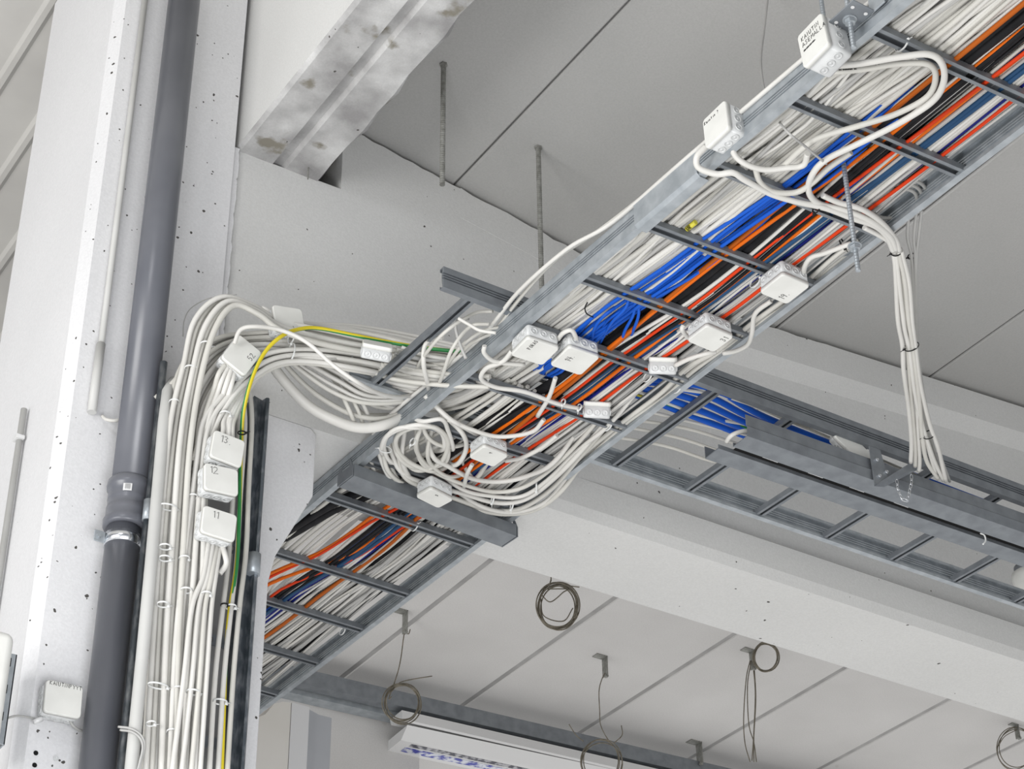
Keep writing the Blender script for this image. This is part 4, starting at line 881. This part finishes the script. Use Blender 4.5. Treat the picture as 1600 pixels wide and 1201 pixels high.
st = link('sticker', curved_patch(1.478, 3.922, 0.0495, zb+0.078, zb+0.098, math.radians(-128), math.radians(-104)), M['enamel'], dp)
mb = MB()
for i in range(12):
    a = math.radians(-123+15*i/12); mb2 = curved_patch(1.478, 3.922, 0.0499, zb+0.082, zb+0.097, a, a+math.radians(0.25+0.4*(i*7 % 3)/3), 1)
    mb.add(mb2.v, mb2.f)
bars = link('barcode', mb, M['ink'], None); bars.parent = st; bars.location = -dp.location if False else (0, 0, 0)
for v in bars.data.vertices: v.co -= dp.location
cz_ = 2.35
pcl = thing('pipe_clamp', 'bright galvanised strap clamp round the drain pipe just below its socket', 'clamp', (1.476, 3.922, cz_))
link('strap', MB().lathe((1.476, 3.922, cz_), Z, [(0.0408, 0), (0.0432, 0.0), (0.0432, 0.030), (0.0408, 0.030)], 48), M['chrome'], pcl, smooth=True)
for s in (-1, 1):
    mb = MB(); mb.box((1.476+s*0.043-(0.028 if s < 0 else 0), 3.922, cz_), (1.476+s*0.043+(0.028 if s > 0 else 0), 3.9255, cz_+0.030))
    link('ear', mb, M['zinc'], pcl, bevel=0.002)
    mb = MB(); mb.disc((1.476+s*0.060, 3.9218, cz_+0.015), -Y, 0.006, 0.005, 6); link('bolt', mb, M['zinc'], pcl)
# white vertical duct pipe beside it
o = tag(link('conduit_pipe', MB().tube([PY(205, 1201, 3.80)-Z*3, PY(205, 1201, 3.80), PY(222, 1030, 3.80), PY(238, 860, 3.80), PY(247, 760, 3.81), PY(256, 660, 3.82), PY(262, 612, 3.84), PY(272, 596, 3.87)], 0.0145, 20), M['pipe_white'], smooth=True), 'stout white plastic pipe standing beside the grey drain pipe', 'pipe')
# small conduit on the column
a, b = PY(236, -20, 3.975), PY(190, 560, 3.975)
cd = thing('conduit', 'slim white conduit down the column face ending in a cable tail', 'conduit', b)
link('tube', MB().tube([V((1.383, 3.975, 4.3)), V((1.383, 3.975, b.z))], 0.0085, 14), M['pipe_white'], cd, smooth=True)
e2 = PY(162, 650, 3.973)
link('sleeve', MB().tube([V((1.381, 3.972, b.z+0.02)), V((1.380, 3.972, e2.z))], 0.0115, 16), M['pipe_white'], cd, smooth=True)
cable('white_cable', [(160,650,'y',3.97),(166,655,'y',3.96),(178,657,'y',3.95),(195,655,'y',3.95)], 0.0045, M['white'], 'short cable tail bending from the slim conduit behind the drain pipe')
# conduit on the column's side face
xs_ = 1.300
a, b = PX(40, 640, xs_), PX(14, 860, xs_)
sc = thing('conduit', 'white conduit with a clip on the bright side face of the column', 'conduit', a)
link('tube', MB().tube([V((xs_-0.004, a.y, a.z)), V((xs_-0.004, a.y, -1.2))], 0.0085, 14), M['pipe_white'], sc, smooth=True)
cc = PX(37, 682, xs_)
link('clip', MB().box((xs_-0.018, a.y-0.016, cc.z-0.004), (xs_+0.004, a.y+0.014, cc.z+0.006)), M['enamel'], sc, bevel=0.001)
# speaker-like device with bracket at the edge of view
dv = thing('wall_speaker', 'rounded white device with slotted steel bracket on the side of the column', 'speaker', PY(5, 1080, 3.9))
c = PY(-16, 1075, 3.86)
link('housing', MB().box((c.x-0.12, c.y-0.05, c.z-0.2), (PY(12, 1010, 3.86).x, c.y+0.06, PY(5, 1000, 3.86).z)), M['box'], dv, bevel=0.02, seg=5)
mb = MB(); z0, z1 = PY(8, 1170, 3.92).z, PY(22, 1028, 3.92).z; xx = PY(22, 1028, 3.92).x
mb.box((xx-0.004, 3.90, z0), (xx, 4.00, z1)); mb.box((xx-0.03, 3.90, z0), (xx, 3.903, z1))
link('bracket_plate', mb, M['zinc'], dv, bevel=0.001)
for zz in (0.25, 0.55, 0.85):
    mb = MB(); mb.box((xx-0.020, 3.8985, z0+(z1-z0)*zz), (xx-0.012, 3.9, z0+(z1-z0)*zz+0.02)); link('slot', mb, M['hole'], dv)
cable('grey_cable', [(-20,1130,'y',3.93),(10,1122,'y',3.94),(28,1118,'y',3.95),(52,1122,'y',3.965),(62,1126,'y',3.965)], 0.0026, M['gray'], 'thin grey lead from the white device to the clip below the column box')
cable('grey_cable', [(108,1122,'y',3.95),(115,1134,'y',3.95),(130,1142,'y',3.96),(160,1145,'y',3.965)], 0.003, M['gray'], 'thin grey lead from the column box passing behind the drain pipe')
cable('grey_cable', [(185,1135,'y',3.80),(205,1138,'y',3.775),(220,1148,'y',3.77),(226,1165,'y',3.77),(220,1190,'y',3.78),(216,1215,'y',3.79)], 0.0028, M['gray'], 'thin grey cable wrapped from the drain pipe over the stout white pipe')
cable('grey_cable', [(188,1140,'y',3.80),(206,1143,'y',3.775),(219,1153,'y',3.77),(223,1168,'y',3.77),(218,1192,'y',3.78),(212,1215,'y',3.79)], 0.0028, M['gray'], 'second thin grey cable wrapped under the first on the stout white pipe')
c1 = PY(52, 1128, 3.96); c2 = PY(66, 1122, 3.955)
tag(link('cable_clip', MB().tube([c1, c2], 0.006, 12), M['enamel'], smooth=True), 'small white peg clip on the column under the square box', 'clip')
for q, lab in (((56, 1176), 'upper'), ((54, 1195), 'lower')):
    c = PY(q[0], q[1], YC-0.0012); tag(link('drill_hole', MB().disc(c, -Y, 0.0055, 0.0008, 14), M['hole']), lab+' of two dark drill holes in the column under the square box', 'drill hole')
c = PY(87, 1185, YC); tag(link('wall_plug', MB().lathe(c, -Y, [(0.0065, 0), (0.0065, 0.003), (0.0045, 0.003), (0.0040, 0.0005), (0.001, 0.0005)], 16), M['box2']), 'pale round wall plug in the column beside the drill holes', 'wall plug')
# nail in the beam
a = PZ(482, 262, 3.742)
tag(link('nail', MB().tube([V((a.x, a.y, 3.745)), V((a.x, a.y, 3.70))], 0.0022, 8), M['rod']), 'rusty nail sticking out of the roof beam end', 'nail')

# ------------------------------------------------------------------ far bay: tray, luminaire, cabinet, wires
KF = 1.27
a, b = V((2.50, 5.52, 2.985))*KF, V((6.6, 5.30, 2.985))*KF; d = (b-a).normalized(); e = Z.cross(d).normalized()
ft = thing('lighting_trunking', 'distant steel trunking with a luminaire clipped beneath it', 'trunking', a)
link('channel', MB().prism([(q*KF, w*KF) for q, w in [(0, 0), (0, 0.055), (0.002, 0.055), (0.002, 0.002), (0.045, 0.002), (0.045, 0.0)]], a, b, e, Z), M['zinc_dull'], ft)
link('cover', MB().prism([(q*KF, w*KF) for q, w in [(0.06, -0.012), (0.06, 0.03), (0.115, 0.03), (0.115, -0.012)]], a, b, e, Z), M['zinc'], ft)
link('gap_shade', MB().prism([(q*KF, w*KF) for q, w in [(0.044, 0.02), (0.062, 0.02), (0.062, 0.024), (0.044, 0.024)]], a, b, e, Z), M['hole'], ft)  # black strip painted as the shadow line between channel and cover
# luminaire
l0 = PZ(650, 1140, 2.90); l0 = V((3.12, 5.475, 2.93))*KF
lm = thing('luminaire', 'white louvred luminaire with blue-tinted reflector under the distant trunking', 'luminaire', l0)
a, b = l0, l0+d*2.6
link('housing', MB().prism([(q*KF, w*KF) for q, w in [(0, 0.035), (-0.006, 0.0), (0.0, -0.006), (0.012, 0), (0.03, 0.012), (0.08, 0.012), (0.09, 0.035)]], a, b, e, Z), M['enamel'], lm)
a2 = a-Z*0.025
link('reflector', MB().prism([(q*KF, w*KF) for q, w in [(0.002, 0.006), (0.045, -0.028), (0.05, -0.031), (0.155, -0.031), (0.16, -0.028), (0.20, 0.006)]], a2+d*0.03, b, e, Z), M['enamel'], lm)
Mref = noisy('tinted_reflector', (0.03, 0.04, 0.32), (0.62, 0.64, 0.70), 30, 0.25, 0.3, detail=6, lo=0.42, hi=0.55)
link('louvre', MB().prism([(q*KF, w*KF) for q, w in [(0.062, -0.0325), (0.062, -0.0305), (0.082, -0.0305), (0.082, -0.0325)]], a2+d*0.09, b, e, Z), noisy('dark_louvre', (0.05, 0.05, 0.07), (0.4, 0.4, 0.42), 40, 0.4, 0.2, lo=0.45, hi=0.6), lm)
link('louvre', MB().prism([(q*KF, w*KF) for q, w in [(0.095, -0.0325), (0.095, -0.0305), (0.13, -0.0305), (0.13, -0.0325)]], a2+d*0.08, b, e, Z), Mref, lm)
# cabinet behind the column
cb = thing('air_unit', 'cream cabinet with rounded top edge and grey flank behind the column', 'cabinet', PY(450, 1150, 5.15))
xa, xb, xc = PY(408, 1150, 5.15).x, PY(453, 1150, 5.15).x, PY(481, 1150, 5.15).x
zt = PY(470, 1101, 5.15).z
mb = MB(); pr = []
link('front', MB().prism([(xa-0.05, -1.6), (xb-0.002, -1.6), (xb-0.002, zt), (xb-0.03, zt-0.004), (xb-0.06, zt-0.018), (xa+0.01, zt-0.06), (xa-0.05, zt-0.10)], (0, 5.15, 0), (0, 5.35, 0), X, Z), M['cream'], cb)
link('front', MB().prism([(xb, -1.6), (xc, -1.6), (xc, zt-0.001), (xb, zt)], (0, 5.148, 0), (0, 5.35, 0), X, Z), M['enamel'], cb)
link('flank', MB().prism([(xc, -1.6), (xc+0.085, -1.6), (xc+0.085, zt-0.012), (xc+0.04, zt-0.012), (xc, zt-0.001)], (0, 5.16, 0), (0, 5.35, 0), X, Z), M['grey_panel'], cb)
# pale wall panel of the far bay
mb = MB(); zz = PY(640, 1133, 5.6).z
mb.box((2.55*KF, 5.62*KF, -1.6), (PY(655, 1201, 5.62*KF).x, 5.72*KF, 2.985*KF)); struct('wall_far', mb, M['slab_far'])
# drooping wires with ceiling brackets
def ceil_bracket(px, py, label, sc=1.0, hang=0.05):
    c = PZ(px, py, 3.95); t = thing('ceiling_bracket', label, 'bracket', c)
    mb = MB(); mb.box((c.x-0.045*sc, c.y-0.02*sc, 3.946), (c.x+0.012*sc, c.y+0.02*sc, 3.95)); link('foot', mb, M['rod'], t)
    mb = MB(); mb.box((c.x+0.008*sc, c.y-0.02*sc, 3.95-0.095*sc), (c.x+0.012*sc, c.y+0.02*sc, 3.95)); link('leg', mb, M['rod'], t)
    mb = MB(); mb.lathe((c.x+0.01*sc, c.y-0.012, 3.95-0.095*sc), Y, [(0.009, 0), (0.009, 0.012)], 8); link('eyelet', mb, M['rod'], t)
    return V((c.x+0.01*sc, c.y, 3.95-0.10*sc))
def wire_thing(pts, yv, label, r=0.0024, coilc=None, turns=3, rr=0.0, extra=None, name='hanging_wire'):
    mb = MB()
    if pts: mb.tube(smooth_path([PY(a, b, yv) for a, b in pts], 8), r, 6)
    if coilc:
        rn = random.Random(int(coilc[0]))
        for k in range(turns):
            cx, cy = coilc[0]+rn.uniform(-3, 3), coilc[1]+rn.uniform(-3, 3); r1 = rr*rn.uniform(.90, 1.07); r2 = rr*1.12*rn.uniform(.92, 1.05); ph = rn.uniform(0, 1)
            ring = [PY(cx+math.cos(a+ph)*r1, cy+math.sin(a+ph)*r2, yv+0.01*math.sin(a*2+k)) for a in [2*math.pi*i/24 for i in range(25)]]
            mb.tube(smooth_path(ring, 2), r*1.15, 6)
    for ex in extra or []: mb.tube(smooth_path([e3 if isinstance(e3, Vector) else PY(e3[0], e3[1], yv) for e3 in ex], 8), r, 6)
    return tag(link(name, mb, M['wire'], smooth=True), label, 'wire')
q = ceil_bracket(630, 955, 'small steel ceiling bracket close to the packed ladder rail, with a wire tail', 1.0)
wire_thing([(633,980),(630,1000),(626,1030),(620,1055),(608,1090),(612,1088)], q.y, 'bronze wire coil hanging on a tail beside the packed ladder rail', coilc=(628, 1098), turns=5, rr=27, extra=[[(612,1080),(625,1066),(650,1060),(675,1056)], [(630,985),(638,990),(641,983)]])
wire_thing([(861,905),(858,915)], 5.6, 'bronze wire coil hanging against the girder soffit edge', coilc=(872, 947), turns=6, rr=31, extra=[[(845,928),(860,940),(880,925),(886,920),(850,920)], [(860,908), PY(861,900,5.6), V((PY(861,900,5.6).x, 5.6, 3.95))], [(890,915),(905,917)], [(845,935),(850,962),(880,970),(895,950)]])
q = ceil_bracket(942, 1026, 'steel ceiling bracket with a ring and limp wire, middle of the far ceiling', 0.95)
wire_thing([(946,1050),(940,1062),(936,1080),(937,1110),(938,1130),(944,1145),(952,1158)], q.y, 'limp wire with a straggling coil below the ringed bracket', coilc=(938, 1190), turns=4, rr=30, r=0.0022, extra=[[(889,1131),(900,1148),(912,1158)], [(971,1133),(972,1148),(960,1160)]])
q = ceil_bracket(1089, 1160, 'dark ceiling bracket with a stub clamp near the frame bottom', 1.1)
q = ceil_bracket(1172, 1016, 'ceiling bracket carrying long drooping wire loops', 0.9)
wire_thing([(1172,1032),(1166,1060),(1162,1120),(1164,1160),(1172,1190)], q.y, 'long narrow wire loops drooping from a far ceiling bracket', extra=[[(1174,1032),(1168,1070),(1170,1130),(1178,1160),(1182,1190)], [(1176,1034),(1180,1080),(1178,1140),(1175,1188)], [(1178,1034),(1181,1090),(1178,1150),(1178,1190)]])
wire_thing([], 5.85, 'wire coil half hidden behind the girder edge beside the drooping loops', coilc=(1198, 1026), turns=5, rr=20)
q = ceil_bracket(1586, 1132, 'small ceiling bracket at the frame corner holding a wire coil', 0.7)
wire_thing([(1588,1140),(1570,1150),(1560,1165)], q.y, 'thin wire coil hanging below the corner bracket', coilc=(1588, 1170), turns=3, rr=29, r=0.002)
# round detector at the edge of view
c = PZ(1612, 905, 3.10)
sd = thing('smoke_detector', 'round white ceiling detector beside the crossing ladder at the frame edge', 'detector', c)
link('body', MB().lathe(c+Z*0.02, -Z, [(0.06, 0), (0.062, 0.02), (0.055, 0.045), (0.02, 0.052)], 32), M['box'], sd, smooth=True)
link('base', MB().lathe(c+Z*0.045, -Z, [(0.05, 0), (0.05, 0.025)], 32), M['zinc_dull'], sd, smooth=True)
# white hook on the trunking
cable('cable_tie', [(1532,833,'y',3.30),(1538,836,'y',3.29),(1540,844,'y',3.29),(1536,850,'y',3.29)], 0.0022, M['tie_white'], 'curled clear tie end poking from the trunking slot', cat='cable tie')
cable('white_cable', [(1135,690,'z',2.80),(1142,681,'z',2.80),(1155,675,'z',2.81),(1170,674,'z',2.82),(1190,685,'z',2.83)], 0.0062, M['white'], 'bright white cable arching into the open end of the trunking')
